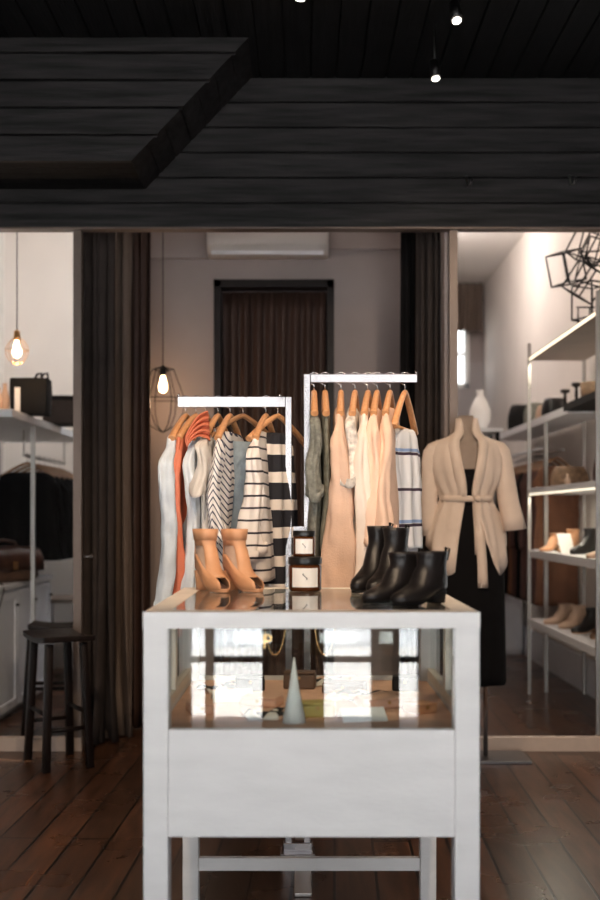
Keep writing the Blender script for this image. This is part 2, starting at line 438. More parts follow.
# ------------------------------------------------------------------ curtains
def curtain(name, x0, x1, y, z0, z1, folds, amp, m, label, pool=0.0, seed=0, gather=1.0):
    b = new(); n = int(folds * 12); nz = 22; rows = []
    for k in range(nz + 1):
        v = k / nz; z = lerp(z0, z1, v); r = []
        for i in range(n + 1):
            u = i / n
            ph = 2 * PI * folds * u + 1.2 * noise.noise(Vector((u * 4 + seed, v * .8, seed))) * 2
            am = amp * (.65 + .6 * (1 - v)) * (1 + .5 * noise.noise(Vector((u * 6 + seed, v * 1.2, 3.1))))
            xx = lerp(x0, x1, u); xc = (x0 + x1) / 2
            xx = xc + (xx - xc) * (lerp(1, gather, math.sin(PI * min(1, v * 1.1))) if gather != 1 else 1)
            p_ = (1 - v) ** 6 * pool
            xx += p_ * noise.noise(Vector((u * 5 + seed, 7, 1))) * .8 + amp * .3 * math.cos(ph * 2)
            r.append(Vector((xx, y + am * math.sin(ph) - p_ * (.6 + .5 * math.sin(ph * .5)), z)))
        rows.append(r)
    loft(b, rows, False, False, closed=False)
    o = obj(name, b, m, solid=.004)
    return tag(o, label, 'curtain')

def X(px, d): return (px - CX) * d / F
curtain('curtain', X(80, 6.02), X(112, 6.02), 6.06, .01, 2.95, 4, .045, 'curtain', 'charcoal curtain hanging left of the middle opening, next to the glass partition', pool=.1, seed=1)
curtain('curtain', X(112, 6.24), X(131, 6.24), 6.26, .01, 3.0, 2.5, .035, 'curtain_beige', 'narrow taupe curtain between the charcoal curtain and the dark brown one', pool=.14, seed=5)
curtain('curtain', X(130, 6.4), X(149, 6.4), 6.42, .01, 3.05, 2.5, .03, 'curtain_brown', 'dark brown curtain on the left beside the bulb with the wire lantern', seed=9)
curtain('curtain', X(402, 6.2), X(419, 6.2), 6.24, .01, 3.0, 2.5, .03, 'curtain_black', 'black curtain on the right side of the middle opening', seed=12)
curtain('curtain', X(417, 6.0), X(454, 6.0), 6.05, .01, 2.95, 5, .035, 'curtain', 'charcoal curtain behind the mannequin with the tied jacket', seed=16)
curtain('curtain', dx0 + .05, dx1 - .05, DA + .06, .01, dzt - .07, 8, .022, 'curtain_brown', 'brown pleated curtain filling the doorway under the air conditioner', seed=21)
curtain('curtain', at(456, 0, 12).x - .3, at(481, 0, 12).x, 11.95, wz1 - .15, at(0, 284, 12).z, 7, .03, 'curtain_beige', 'short taupe curtain above the far window of the right room', seed=25)

# air conditioner
p = at(268, 256, DA - .1)
t = thing('air_conditioner', 'white wall air conditioner above the curtained doorway', 'air conditioner', (p.x, DA, p.z))
b = new(); w = .39
prof = [(0, 0), (-.14, .0), (-.20, .05), (-.21, .13), (-.19, .21), (0, .22)]
loft(b, [[Vector((s * w, y, z)) for y, z in prof] for s in (-1, 1)]); obj('casing', b, 'ac', t, bevel=.008)
b = new(); bx(b, -w + .03, w - .03, -.19, -.15, -.012, .012); obj('louvre', b, 'shelf_white', t)

# ------------------------------------------------------------------ display counter
YC0, YC1, HC, WC = 2.60, 3.50, 1.062, .834
xc = X(311.5, YC0)
t = thing('display_counter', 'white painted glass topped display counter in the foreground', 'display case', (xc, YC0, 0))
hw = WC / 2; D = YC1 - YC0; pw = .062
zp0, zp1 = .503, .770                      # solid lower panel
for i, (sx, y0) in enumerate(((-1, 0), (1, 0), (-1, D - pw), (1, D - pw))):
    b = new(); x0 = -hw if sx < 0 else hw - pw
    if i < 2: bx(b, x0, x0 + pw, y0, y0 + pw, 0, HC - .002)
    else:
        x0 = -hw if sx < 0 else hw - .052
        bx(b, x0, x0 + .052, D - .052, D, 0, HC - .04)
    obj('leg', b, 'case', t, bevel=.003)
b = new(); bx(b, -hw + pw, hw - pw, .004, .03, zp0, zp1); obj('front_panel', b, 'case', t, bevel=.002)
b = new(); bx(b, -hw + .052, hw - .052, D - .03, D - .004, zp0, zp1); obj('back_panel', b, 'case', t, bevel=.002)
for sx in (-1, 1):
    b = new(); x0 = sx * (hw - .018)
    bx(b, x0 - .012, x0 + .012, pw, D - .052, zp0, zp1)
    obj('side_panel', b, 'case', t, bevel=.002)
    # glazed side above: frame rails and a middle stile, as the inside view shows
    b = new()
    for zz in (zp1, HC - .075): bx(b, x0 - .012, x0 + .012, pw, D - .052, zz, zz + .03)
    bx(b, x0 - .012, x0 + .012, .42, .46, zp1 + .03, HC - .075)
    obj('side_frame', b, 'case_top', t, bevel=.002)
    b = new(); bx(b, x0 - .002, x0 + .002, pw, D - .052, zp1 + .03, HC - .075); obj('side_glass', b, 'glass', t)
b = new()
ft = HC - .040
bx(b, -hw, hw, 0, pw, ft, HC); bx(b, -hw, hw, D - .05, D, ft, HC)
bx(b, -hw, -hw + pw, pw, D - .05, ft, HC); bx(b, hw - pw, hw, pw, D - .05, ft, HC)
for f in b.faces:
    if f.normal.z > .5: pass
obj('top_frame', b, 'case_top', t, bevel=.002)
b = new(); bx(b, -hw + pw * .0, hw, -.004, 0, ft, HC); obj('fascia', b, 'case', t)
b = new(); bx(b, -hw + pw, hw - pw, pw, D - .05, HC - .007, HC - .001); obj('top_glass', b, 'topglass', t)
b = new(); bx(b, -hw + pw, hw - pw, .012, .018, zp1, ft); obj('front_glass', b, 'frontglass', t)
b = new(); bx(b, -hw + .052, hw - .052, D - .02, D - .014, zp1, ft); obj('back_glass', b, 'glass', t)
b = new(); bx(b, -hw + .032, hw - .032, .031, D - .031, zp1 - .03, zp1 - .012); obj('display_floor', b, 'blush', t)
b = new(); bx(b, -hw + .052, hw - .052, D - .04, D - .015, .130, .172); obj('stretcher', b, 'case', t, bevel=.002)

# things shown inside the counter
ZI = zp1 - .012
def in_case(px, py):         # a point on the display floor
    d = (EYE - ZI) * F / (py - CY); return Vector(((px - CX) * d / F, d, ZI))
b = new(); lathe(b, [(.032, 0), (.030, .006), (.012, .10), (.002, .17)], seg=24); q = in_case(294, 722)
tag(obj('ring_cone', b, 'paper', loc=q), 'tall white ring cone inside the display counter', 'display stand')
for k, (px, py, w_, d_, h_, rz, mm, lab) in enumerate((
        (316, 716, .10, .06, .045, .15, 'olive_yellow', 'small mustard leather pouch inside the counter beside the white ring cone'),
        (262, 705, .11, .08, .03, -.3, 'blush', 'flat blush leather wallet left of the ring cone inside the counter'),
        (385, 706, .16, .09, .03, .2, 'blush', 'wide blush leather clutch at the right inside the counter'),
        (420, 712, .07, .07, .03, .5, 'tan_leather', 'small tan leather box at the far right inside the counter'),
        (199, 712, .06, .09, .03, .3, 'blush', 'small blush box at the far left inside the counter'),
        (345, 692, .13, .09, .035, -.2, 'brown_leather', 'brown leather purse towards the back inside the counter'),
        (250, 690, .09, .06, .05, .1, 'black_leather', 'black leather case towards the back left inside the counter'),
        (300, 688, .10, .06, .06, -.1, 'brown_leather', 'brown leather box behind the ring cone inside the counter'),
        (405, 690, .08, .06, .05, -.1, 'black_leather', 'black leather case towards the back right inside the counter'))):
    q = in_case(px, py)
    t = thing('leather_pouch', lab, 'pouch', q, rz, 'leather goods inside the counter')
    b = new(); box(b, (0, 0, h_ * .4), (w_, d_, h_ * .8)); obj('body', b, mm, t, bevel=.006)
    b = new(); box(b, (0, -.006, h_ * .86), (w_ * .98, d_ * .9, h_ * .12)); obj('flap', b, mm, t, bevel=.004)
    b = new(); cyl(b, (0, -d_ / 2 + .002, h_ * .6), (0, -d_ / 2 - .004, h_ * .6), .005, seg=10); obj('snap', b, 'brass', t)
for px, py, lab in ((232, 700, 'white folded card lying at the left inside the counter'), (362, 719, 'white folded card lying at the right inside the counter')):
    q = in_case(px, py); b = new(); 
    vs = [b.verts.new(v) for v in ((-.06, -.04, .001), (.06, -.04, .001), (.06, 0, .03), (-.06, 0, .03), (-.06, .04, .001), (.06, .04, .001))]
    b.faces.new((vs[0], vs[1], vs[2], vs[3])); b.faces.new((vs[3], vs[2], vs[5], vs[4]))
    tag(obj('folded_card', b, 'paper', loc=q, rz=.2, solid=.002), lab, 'card', 'cards inside the counter')
M['print'] = mat('print_silk', (.75, .5, .38), .6)
N_, L__ = nodes_of(M['print']); vo = N_.new('ShaderNodeTexVoronoi'); vo.inputs['Scale'].default_value = 26
cr = N_.new('ShaderNodeValToRGB'); cr.color_ramp.interpolation = 'CONSTANT'
for p_, c_ in ((.0, (.012, .01, .012)), (.33, (.72, .45, .33)), (.6, (.8, .74, .68)), (.85, (.05, .02, .02))):
    e_ = cr.color_ramp.elements.new(p_); e_.color = (*c_, 1)
tc_ = N_.new('ShaderNodeTexCoord'); L__.new(tc_.outputs['Object'], vo.inputs['Vector']); L__.new(vo.outputs['Color'], cr.inputs[0]); L__.new(cr.outputs[0], N_['Principled BSDF'].inputs['Base Color'])
for px, py, w_, d_, rz, lab in ((275, 716, .17, .11, .3, 'black and peach printed scarf folded left of the ring cone inside the counter'), (365, 698, .2, .13, -.2, 'black and peach printed scarf folded at the right inside the counter'),
                                (222, 690, .13, .12, .5, 'black and peach printed scarf folded at the back left inside the counter'), (325, 684, .16, .10, .1, 'black and peach printed scarf folded at the back middle inside the counter')):
    q = in_case(px, py); b = new(); rows = []
    for i in range(19):
        rows.append([Vector(((i / 18 - .5) * w_ * (1 + .1 * math.sin(j)), (j / 12 - .5) * d_, .014 + .010 * noise.noise(Vector((i * .35, j * .4, px))) - .012 * (abs(j / 6 - 1) ** 6))) for j in range(13)])
    loft(b, rows, False, False, closed=False); tag(obj('folded_scarf', b, 'print', loc=q, rz=rz, solid=.004), lab, 'scarf', 'printed scarves inside the counter')
# gold letter P hung in the case, and necklaces
cu = bpy.data.curves.new('letter', 'FONT'); cu.body = 'P'; cu.size = .055; cu.extrude = .003
tmp = bpy.data.objects.new('tmp', cu); C.objects.link(tmp); bpy.context.view_layer.update()
me = bpy.data.meshes.new_from_object(tmp); bpy.data.objects.remove(tmp); me.materials.clear(); me.materials.append(M['gold'])
o = bpy.data.objects.new('letter_ornament', me); C.objects.link(o); o.rotation_euler = (PI / 2, 0, 0)
q = in_case(262, 690); o.location = (X(262, 2.85), 2.85, at(0, 648, 2.85).z); tag(o, 'small gold letter P hanging at the top left inside the counter', 'ornament')
for px, lab in ((325, 'thin gold chain necklace hanging near the middle inside the counter'), (275, 'thin gold chain necklace hanging beside the letter P inside the counter')):
    b = new(); d = 2.95; pts = []
    for k in range(17):
        a = PI * k / 16; pts.append((X(px, d) - .03 * math.cos(a), d, 1.02 - .11 * math.sin(a)))
    tube(b, pts, .0015, 5); tag(obj('necklace', b, 'gold'), lab, 'necklace', 'necklaces inside the counter')

# ------------------------------------------------------------------ two-way clothes rack
DR = 4.0
t = thing('clothes_rack', 'chrome two-arm clothes rack standing behind the white counter', 'clothes rack', (0, DR, 0))
xl, xr = X(288.5, DR), X(307, DR)
zl, zr = at(0, 402, DR).z, at(0, 378.5, DR).z
b = new(); bx(b, xl - .0125, xl + .0125, -.0125, .0125, .03, zl + .019); obj('post', b, 'chrome', t, bevel=.002)
b = new(); bx(b, xr - .0125, xr + .0125, -.0125, .0125, .03, zr + .016); obj('post', b, 'chrome', t, bevel=.002)
b = new(); bx(b, X(178, DR), xl - .0125, -.007, .007, zl - .019, zl + .019)
for k in range(9): cyl(b, (lerp(X(180, DR), xl, k / 9), -.0085, zl), (lerp(X(180, DR), xl, k / 9), -.0072, zl), .004, seg=8)
obj('arm', b, 'chrome', t, bevel=.002)
b = new(); bx(b, xr + .0125, X(417, DR), -.007, .007, zr - .016, zr + .016); obj('arm', b, 'chrome', t, bevel=.002)
for px, zz in ((178.5, zl + .019), (280, zl + .019), (416, zr + .016), (313, zr + .016)):
    b = new(); cyl(b, (X(px, DR), 0, zz), (X(px, DR), 0, zz + .012), .005, seg=8); obj('stop_pin', b, 'chrome', t)
b = new(); bx(b, xl - .02, xr + .02, -.02, .02, .025, .06); bx(b, xl - .03, xr + .03, -.05, .05, .012, .027); obj('base_fitting', b, 'chrome', t, bevel=.003)
b = new(); bx(b, -.03, .03, -.42, .42, 0, .014); obj('foot', b, 'steel', t, bevel=.003)
b = new(); bx(b, xl, xr, -.008, .008, 1.02, 1.04); obj('brace', b, 'chrome', t)
b = new(); bx(b, xl, xr, -.008, .008, 1.24, 1.26); obj('brace', b, 'chrome', t)

# ------------------------------------------------------------------ hangers and garments
def hanger(loc, rz, label, m='hanger', width=.20, clips=False, group=None, drop=.10):
    width = width * .93
    t = thing('clothes_hanger', label, 'hanger', loc, rz, group)
    b = new(); pts = []; rr = []
    for k in range(21):
        u = -1 + 2 * k / 20
        pts.append((u * width, 0, -drop * abs(u) ** 1.25)); rr.append(.011 + .003 * abs(u))
    tube(b, pts, rr, 10, flat=.85); obj('shoulder_bar', b, m, t)
    b = new(); pts = [(0, 0, .0)]
    for k in range(13):
        a = -PI / 2 + (PI * 1.35) * k / 12
        pts.append((0 + .023 * math.cos(a) * 1.0, 0, .052 + .023 * math.sin(a) + 0.0))
    # the hook loops over the arm of the rack: turned across it
    pts = [(p_[2] * 0, p_[0], p_[2]) for p_ in pts]
    tube(b, pts, .0017, 6); obj('hook', b, 'chrome', t)
    if drop > .12:
        b = new(); tube(b, [(-width * .97, 0, -drop * .97), (width * .97, 0, -drop * .97)], .006, 8); obj('trouser_bar', b, m, t)
    if clips:
        for s in (-1, 1):
            b = new(); box(b, (s * .15, 0, -.075), (.02, .02, .045)); obj('clip', b, 'chrome', t, bevel=.003)
    return t

def ring(w, th, z, amp, kf, ph, n=64, xo=0, yo=0, sq=.75):
    r = []
    for i in range(n):
        a = 2 * PI * i / n; c, s = math.cos(a), math.sin(a)
        x = w * math.copysign(abs(c) ** sq, c)
        y = th * math.copysign(abs(s) ** sq, s)
        k = amp * math.sin(kf * x / max(w, .01) * PI + ph) + amp * .6 * math.sin(2.3 * kf * x / max(w, .01) + ph * 2 + z * 5)
        r.append(Vector((x + xo, y + k + yo, z)))
    return r

def garment(name, label, cat, loc, rz, m, length=.6, w_sh=.19, w_hem=.23, th=.016, sleeve=.5, sl_out=.04, sl_r=.05, waist=None, seed=0,
            collar=False, strap=False, placket=False, amp=.007, group='garments on the rack', cuff=True, hem_drop=0.0, th2=None, sl_th=(.017, .026)):
    th2 = th2 or th * 1.9
    t = thing(name, label, cat, loc, rz, group)
    R = random.Random(seed); ph = R.uniform(0, 6); kf = R.choice((2, 3))
    b = new(); rings = []
    top = -.012
    if strap:
        prof = [(-.10, w_sh * .8, th * .6), (-.16, w_sh * .95, th)]
    else:
        prof = [(-.068, w_sh * .62, th * .8), (-.078, w_sh * .78, th * 1.0), (-.096, w_sh * .97, th * 1.1), (-.14, w_sh * 1.02, th * 1.2)]
    nst = 26; z0 = prof[-1][0]
    for k in range(1, nst + 1):
        v = k / nst
        w = lerp(w_sh * .98, w_hem, v)
        if waist: w = lerp(w, waist, math.sin(PI * min(1, v * 1.1)) ** 2)
        prof.append((lerp(z0, -length, v), w, lerp(th * 1.15, th2, v)))
    for (z, w, h) in prof:
        v = -z / length
        rings.append(ring(w, h, z, amp * (.2 + 1.2 * v), kf, ph + v * 1.3, yo=.006 * math.sin(v * 4 + ph)))
    if hem_drop:
        for r in rings[-5:]:
            for p_ in r: p_.z -= hem_drop * abs(p_.x / w_hem) * .5
    for r in rings:
        for p_ in r:
            v = min(1, -p_.z / .3)
            q = Vector((p_.x * 9, p_.y * 16, p_.z * 3.2 + ph)); q2 = q * 2.3
            p_.y += v * (.010 * noise.noise(q) + .005 * noise.noise(q2)); p_.x += v * .008 * noise.noise(q + Vector((5, 5, 5)))
    loft(b, rings, False, False); obj('body', b, m, t, solid=.0025)
    if sleeve:
        for s in (-1, 1):
            b = new(); n = 30; rs = []; sg = 28
            th0, th1 = sl_th
            for k in range(n + 1):
                v = k / n; z = -.088 - v * (sleeve + .01)
                em = sst(0, .16, v)
                xx = s * (w_sh * lerp(.84, 1.0, em) + .012 * em + sl_out * v + .010 * math.sin(v * 6 + ph) * em)
                rad = lerp(.018, lerp(sl_r, sl_r * .82, v), em); ty = lerp(.010, lerp(th0, th1, v), em)
                row = []
                for i in range(sg):
                    a = 2 * PI * i / sg
                    f = 1 + em * (.13 * math.sin(3 * a + ph + v * 2) + .08 * math.sin(5 * a + ph * 2 - v * 3)) + em * .30 * noise.noise(Vector((math.cos(a) * 1.3 + ph, math.sin(a) * 1.3 + s, v * sleeve * 14)))
                    row.append(Vector((xx + rad * .6 * f * math.cos(a), ty * f * math.sin(a) + .008 * math.sin(v * 7 + ph) * em, z + .02 * math.cos(a) * s * (-1) * em)))
                rs.append(row)
            loft(b, rs, True, False); so = obj('sleeve', b, m, t, solid=.002)
            if cuff:
                b = new(); c = rs[-1]; ctr = sum(c, Vector()) / len(c)
                r2 = [ctr + (p_ - ctr) * 1.08 for p_ in c]
                loft(b, [[p_ + Vector((0, 0, .03)) for p_ in r2], [p_ + Vector((0, 0, -.004)) for p_ in r2]], False, False); obj('cuff', b, m, so, solid=.003)
    if collar:
        b = new(); rs = []
        for z, k in ((-.004, 1.0), (.022, .9), (.002, 1.18)):
            rs.append([Vector((.055 * k * math.cos(a), .022 * k * math.sin(a), z)) for a in [2 * PI * i / 20 for i in range(20)]])
        loft(b, rs, False, False); obj('collar', b, m, t, solid=.003)
    if placket:
        for k in range(5):
            b = new(); cyl(b, (.0, -th * 1.2 - .009, -.09 - k * .09), (.0, -th * 1.2 - .014, -.09 - k * .09), .006, seg=8); obj('button', b, 'paper', t)
    if strap:
        for s in (-1, 1):
            for dy in (-.006, .006):
                b = new(); tube(b, [(s * .15, dy, -.058), (s * .148, dy * 1.5, -.09), (s * .145, dy, -.13)], .005, 6); obj('strap', b, m, t)
    return t

def rad(d): return math.radians(d)
ZHL, ZHR = zl - .052, zr - .052
# left arm
L_ = [
 (186, 80, 'shirt', 'pale blue shirt with crumpled sleeve, leftmost on the clothes rack', 'shirt', dict(m='pale_blue', length=.80, sleeve=.62, sl_out=.05, sl_r=.066, placket=True, seed=1, amp=.011, sl_th=(.026, .03))),
 (196, 76, 'blouse', 'long coral silk blouse second from the left on the rack', 'blouse', dict(m='coral', length=.76, sleeve=.70, sl_out=.0, sl_r=.042, w_sh=.195, w_hem=.20, seed=2, amp=.010, th=.013, th2=.015)),
 (206, 80, 'shirt', 'bluish white shirt between the coral blouse and the grey tee', 'shirt', dict(m='white_blue', length=.78, sleeve=.62, sl_out=.01, sl_r=.056, seed=3, amp=.010)),
 (218, 80, 't_shirt', 'off-white tee with short loose sleeves on the left arm of the rack', 't-shirt', dict(m='grey_white', length=.52, sleeve=.20, sl_out=.05, sl_r=.080, seed=4, cuff=False)),
 (230, 80, 'striped_shirt', 'white top with slanting navy stripes beside the denim top', 'shirt', dict(m='navy_stripe', length=.60, sleeve=.36, sl_out=.02, seed=5, sl_r=.06)),
 (243, 46, 'denim_camisole', 'faded blue denim strappy top clipped to its hanger', 'camisole', dict(m='denim', length=.47, sleeve=0, strap=True, w_sh=.105, w_hem=.115, seed=6)),
 (266, 80, 'striped_sweater', 'white sweater with thin dark horizontal stripes', 'sweater', dict(m='thin_stripe', length=.62, sleeve=.42, sl_out=.06, w_hem=.27, sl_r=.065, seed=7, th=.018, th2=.062, sl_th=(.018, .05))),
 (278, 56, 'banded_dress', 'dress with broad black and cream bands next to the rack post', 'dress', dict(m='bold_stripe', length=.78, sleeve=.0, w_sh=.085, w_hem=.125, seed=8, amp=.012, th=.03, th2=.035)),
]
short = ['pale blue crumpled shirt', 'coral silk blouse', 'bluish white shirt', 'off-white short-sleeved tee', 'navy striped top', 'faded denim top', 'thin striped sweater', 'black and cream banded dress']
for (px, rz, nm, lab, cat, kw), sh in zip(L_, short):
    loc = (X(px, DR), DR, ZHL)
    hanger(loc, rad(rz), 'wooden hanger carrying the ' + sh, clips=kw.get('strap', False), m='hanger_dark' if kw.get('strap') else 'hanger', group='hangers on the left arm of the rack')
    garment(nm, lab, cat, loc, rad(rz), group='garments on the left arm of the rack', **kw)
# coral scarf gathered over the first hangers
b = new(); rows = []
for k in range(41):
    v = k / 40; r_ = []
    for i in range(15):
        u = i / 14
        px = lerp(186, 208, u) - 3 * math.sin(PI * u) * 0 + 2 * v; py = lerp(440, 411, math.sin(u * PI / 2) ** .8) + v * lerp(8, 30, u)
        q = at(px, py, 3.8)
        r_.append(Vector((q.x, 3.765 + .05 * u - .014 * math.sin(v * 2 * PI * 4.2 + u * 1.5) * (.35 + .65 * u), q.z)))
    rows.append(r_)
loft(b, rows, False, False, closed=False)
tag(obj('silk_scarf', b, 'coral', solid=.004), 'bunched coral silk scarf draped over the hangers at the left', 'scarf')
R_ = [
 (314, 90, 'knit_vest', 'grey green knit top beside the rack post, leftmost on the right arm', 'top', dict(m='green_knit', length=.66, sleeve=.30, sl_out=.0, sl_r=.04, seed=11, w_sh=.175, w_hem=.17, th=.012)),
 (325, 90, 'tank_blouse', 'dark olive top hanging left of the long sand sweater', 'top', dict(m='olive', length=.60, sleeve=.0, sl_out=.0, seed=12, w_sh=.17, w_hem=.17, th=.012)),
 (341, 87, 'long_sweater', 'long sand knit sweater widening to its hem', 'sweater', dict(m='beige_knit', length=.84, sleeve=.72, sl_out=.03, sl_r=.065, w_hem=.27, seed=13, th=.018, th2=.066, sl_th=(.018, .074))),
 (355, 84, 'floral_blouse', 'white patterned blouse between the sand sweater and the cream shirt', 'blouse', dict(m='floral', length=.60, sleeve=.25, seed=14, w_sh=.175)),
 (368, 82, 'cream_shirt', 'long cream shirt in the middle of the right arm', 'shirt', dict(m='cream', length=.79, sleeve=.64, sl_out=.04, sl_r=.055, seed=15, w_hem=.24, th2=.05, sl_th=(.016, .04))),
 (377, 82, 'peach_blouse', 'peach linen blouse, the left one of two', 'blouse', dict(m='peach', length=.58, sleeve=.46, sl_out=.03, sl_r=.066, seed=16, w_hem=.24, th2=.045, sl_th=(.018, .036))),
 (390, 80, 'peach_blouse', 'rose beige linen blouse beside the banded knit', 'blouse', dict(m='peach2', length=.56, sleeve=.44, sl_out=.05, sl_r=.066, seed=17, w_hem=.24, th2=.045, sl_th=(.018, .036))),
 (405, 58, 'banded_knit', 'pale grey knit with dark and blue bands, rightmost on the rack', 'sweater', dict(m='knit_bands', length=.52, sleeve=.42, sl_out=-.03, sl_r=.05, seed=18, w_sh=.085, w_hem=.10, th=.03, th2=.04)),
]
short = ['grey green knit top', 'dark olive top', 'long sand sweater', 'white patterned blouse', 'long cream shirt', 'peach linen blouse', 'rose beige linen blouse', 'banded grey knit']
for (px, rz, nm, lab, cat, kw), sh in zip(R_, short):
    loc = (X(px, DR), DR, ZHR)
    bk = nm == 'banded_knit'
    hanger(loc, rad(72 if bk else rz), 'wooden hanger carrying the ' + sh, drop=.145 if bk else .10, group='hangers on the right arm of the rack')
    l2 = (loc[0], loc[1], loc[2] - (.075 if nm == 'banded_knit' else 0))
    garment(nm, lab, cat, l2, rad(rz), group='garments on the right arm of the rack', **kw)

# ------------------------------------------------------------------ shoes
def shoe(t, H, L=.25, hh=.0, m='black_leather', sole='black', openings=False, shaft=1.0, w=1.0, toe_round=1.0, cuffm=None):
    """upper, sole and heel as parts; toe towards -Y, heel at the origin"""
    lv = [(0, .02, -.235, .036), (.04, .025, -.242, .041), (.12, .027, -.243, .043), (.22, .027, -.232, .042), (.31, .025, -.195, .040),
          (.40, .022, -.150, .037), (.50, .019, -.118, .034), (.62, .017, -.102, .033), (.78, .019, -.100, .035), (.9, .022, -.103, .038), (1, .024, -.106, .040)]
    k = L / .26
    def lift(y, z): return z + hh * sst(-.16 * k, -.03 * k, y)
    n = 32; rings = []
    for (v, yb, yf, ww) in lv:
        yb *= k; yf *= k; ww *= w; r = []
        for i in range(n):
            a = 2 * PI * i / n; y = (yb + yf) / 2 + (yb - yf) / 2 * math.cos(a)
            x = ww * math.sin(a) * (1 - .12 * math.cos(a)) * (.9 if v < .3 else 1)
            zz = v * H + .006
            if v < .45: zz = lift(y, v * H + .006)
            else: zz = v * H + .006 + hh
            r.append(Vector((x * (abs(math.sin(a)) ** -.12 if abs(math.sin(a)) > .05 else 1), y, zz)))
        rings.append(r)
    b = new(); R_, faces = loft(b, rings, True, False)
    if openings:
        kill = []
        for li, row in enumerate(faces):
            for j, f in enumerate(row):
                a = (j + .5) / n
                if li in (5, 6) and (.12 < a < .36 or .64 < a < .88): kill.append(f)
                if li in (1, 2, 3) and .44 < a < .56: kill.append(f)
        bmesh.ops.delete(b, geom=kill, context='FACES')
    obj('upper', b, m, t, solid=.003)
    # sole
    b = new(); sr = []
    for dz in (0, .007):
        sr.append([Vector((p_.x * 1.06, p_.y + (.003 if p_.y > -.1 else -.004), p_.z - .006 + dz)) for p_ in rings[0]])
    loft(b, sr); obj('sole', b, sole, t)
    if hh > .01:
        b = new(); rs = []
        for z, s in ((0, .8), (hh * .5, .85), (hh + .003, 1.0)):
            rs.append([Vector((.030 * w * s * math.cos(a), -.022 * k + .036 * s * math.sin(a) , z)) for a in [2 * PI * i / 16 for i in range(16)]])
        loft(b, rs); obj('heel', b, sole, t)
    if openings:
        b = new(); rs = []
        q = rings[1]
        loft(b, [[p_ * .93 + Vector((0, -.003, .001)) for p_ in q], [p_ * .93 + Vector((0, -.003, .004)) for p_ in q]]); obj('insole', b, 'insole', t)
        b = new(); loft(b, [[Vector((p_.x * .9, p_.y * .96, p_.z)) for p_ in q_] for q_ in rings[4:9]], False, False); obj('ankle_band', b, 'tan_pale', t)
        b = new(); rr = []
        for z, s in ((H * .80 + hh, 1.04), (H * .94 + hh, 1.10), (H * 1.08 + hh, 1.18)):
            base = rings[-3]; c = sum(base, Vector()) / len(base)
            rr.append([Vector(((p_.x - c.x) * s, c.y + (p_.y - c.y) * s, z)) for p_ in base])
        loft(b, rr, False, False); obj('ankle_cuff', b, cuffm or m, t, solid=.004)

def on_top(px, py): d = (EYE - HC) * F / (py - CY); return Vector(((px - CX) * d / F, d, HC))
gr = 'tan booties on the counter'
for px, rz, lab in ((200, 30, 'tan open-toe heeled bootie, the left of the pair on the counter'), (228, 36, 'tan open-toe heeled bootie, the right of the pair on the counter')):
    t = thing('ankle_bootie', lab, 'shoe', (X(px, 3.40), 3.42, HC), rad(rz), gr)
    shoe(t, .128, L=.205, hh=.058, m='tan_leather', sole='tan_leather', openings=True, w=.86, cuffm='tan_leather')
for px, d, rz, H, hh, lab in (
        (386, 3.40, -36, .150, .05, 'black leather ankle boot with tall shaft behind the others on the counter'),
        (402, 3.32, -36, .145, .05, 'black leather ankle boot second from the back on the counter'),
        (413, 2.98, -50, .10, .03, 'low black leather boot in the front pair, the left one'),
        (440, 2.90, -47, .105, .03, 'low black leather boot in the front pair, the right one near the counter corner')):
    t = thing('ankle_boot', lab, 'shoe', (X(px, d), d, HC), rad(rz), 'black boots on the counter')
    shoe(t, H, L=.205, hh=hh, m='black_leather', sole='black', w=.9)
    b = new(); zt_ = H + hh
    for s in (-1, 1): tube(b, [(s * .004, .026, zt_ - .02), (s * .006, .034, zt_ + .012), (s * .002, .026, zt_ + .016), (0, .023, zt_ - .01)], .003, 6)
    obj('pull_tab', b, 'black', t)

# candle jars
def candle(loc, r, h, label):
    t = thing('candle_jar', label, 'candle', loc, 0, 'candle jars on the counter')
    b = new(); lathe(b, [(r * .94, 0), (r, .006), (r, h * .72), (r * .93, h * .77), (r * .93, h * .8)], seg=32); obj('jar', b, 'amber', t)
    b = new(); lathe(b, [(r * 1.0, h * .78), (r * 1.02, h * .8), (r * 1.02, h * .98), (r * .98, h)], seg=32); obj('lid', b, 'candle_lid', t)
    b = new(); rr = []
    for z in (h * .12, h * .68):
        rr.append([Vector((r * 1.012 * math.sin(a), -r * 1.012 * math.cos(a), z)) for a in [lerp(-.85, .85, i / 12) for i in range(13)]])
    loft(b, rr, closed=False); la = obj('label', b, 'label', t)
    b = new(); s = r * .12; y = -r * 1.02
    for (x0, z0, x1, z1) in ((-1.2, 1.2, 1.2, -1.0), (-1.2, 1.2, -.6, 1.6), (1.2, -1.0, .6, -1.4)):
        tube(b, [(x0 * s, y, h * .43 + z0 * s), (x1 * s, y, h * .43 + z1 * s)], r * .022, 5)
    obj('printed_mark', b, 'ink', la)
d1 = 3.36
pj = X(305, d1)
candle((pj, d1, HC), .053, .108, 'larger amber candle jar with black lid at the bottom of the stack')
candle((pj - .003, d1, HC + .1085), .036, .083, 'smaller amber candle jar with black lid on top of the larger jar')

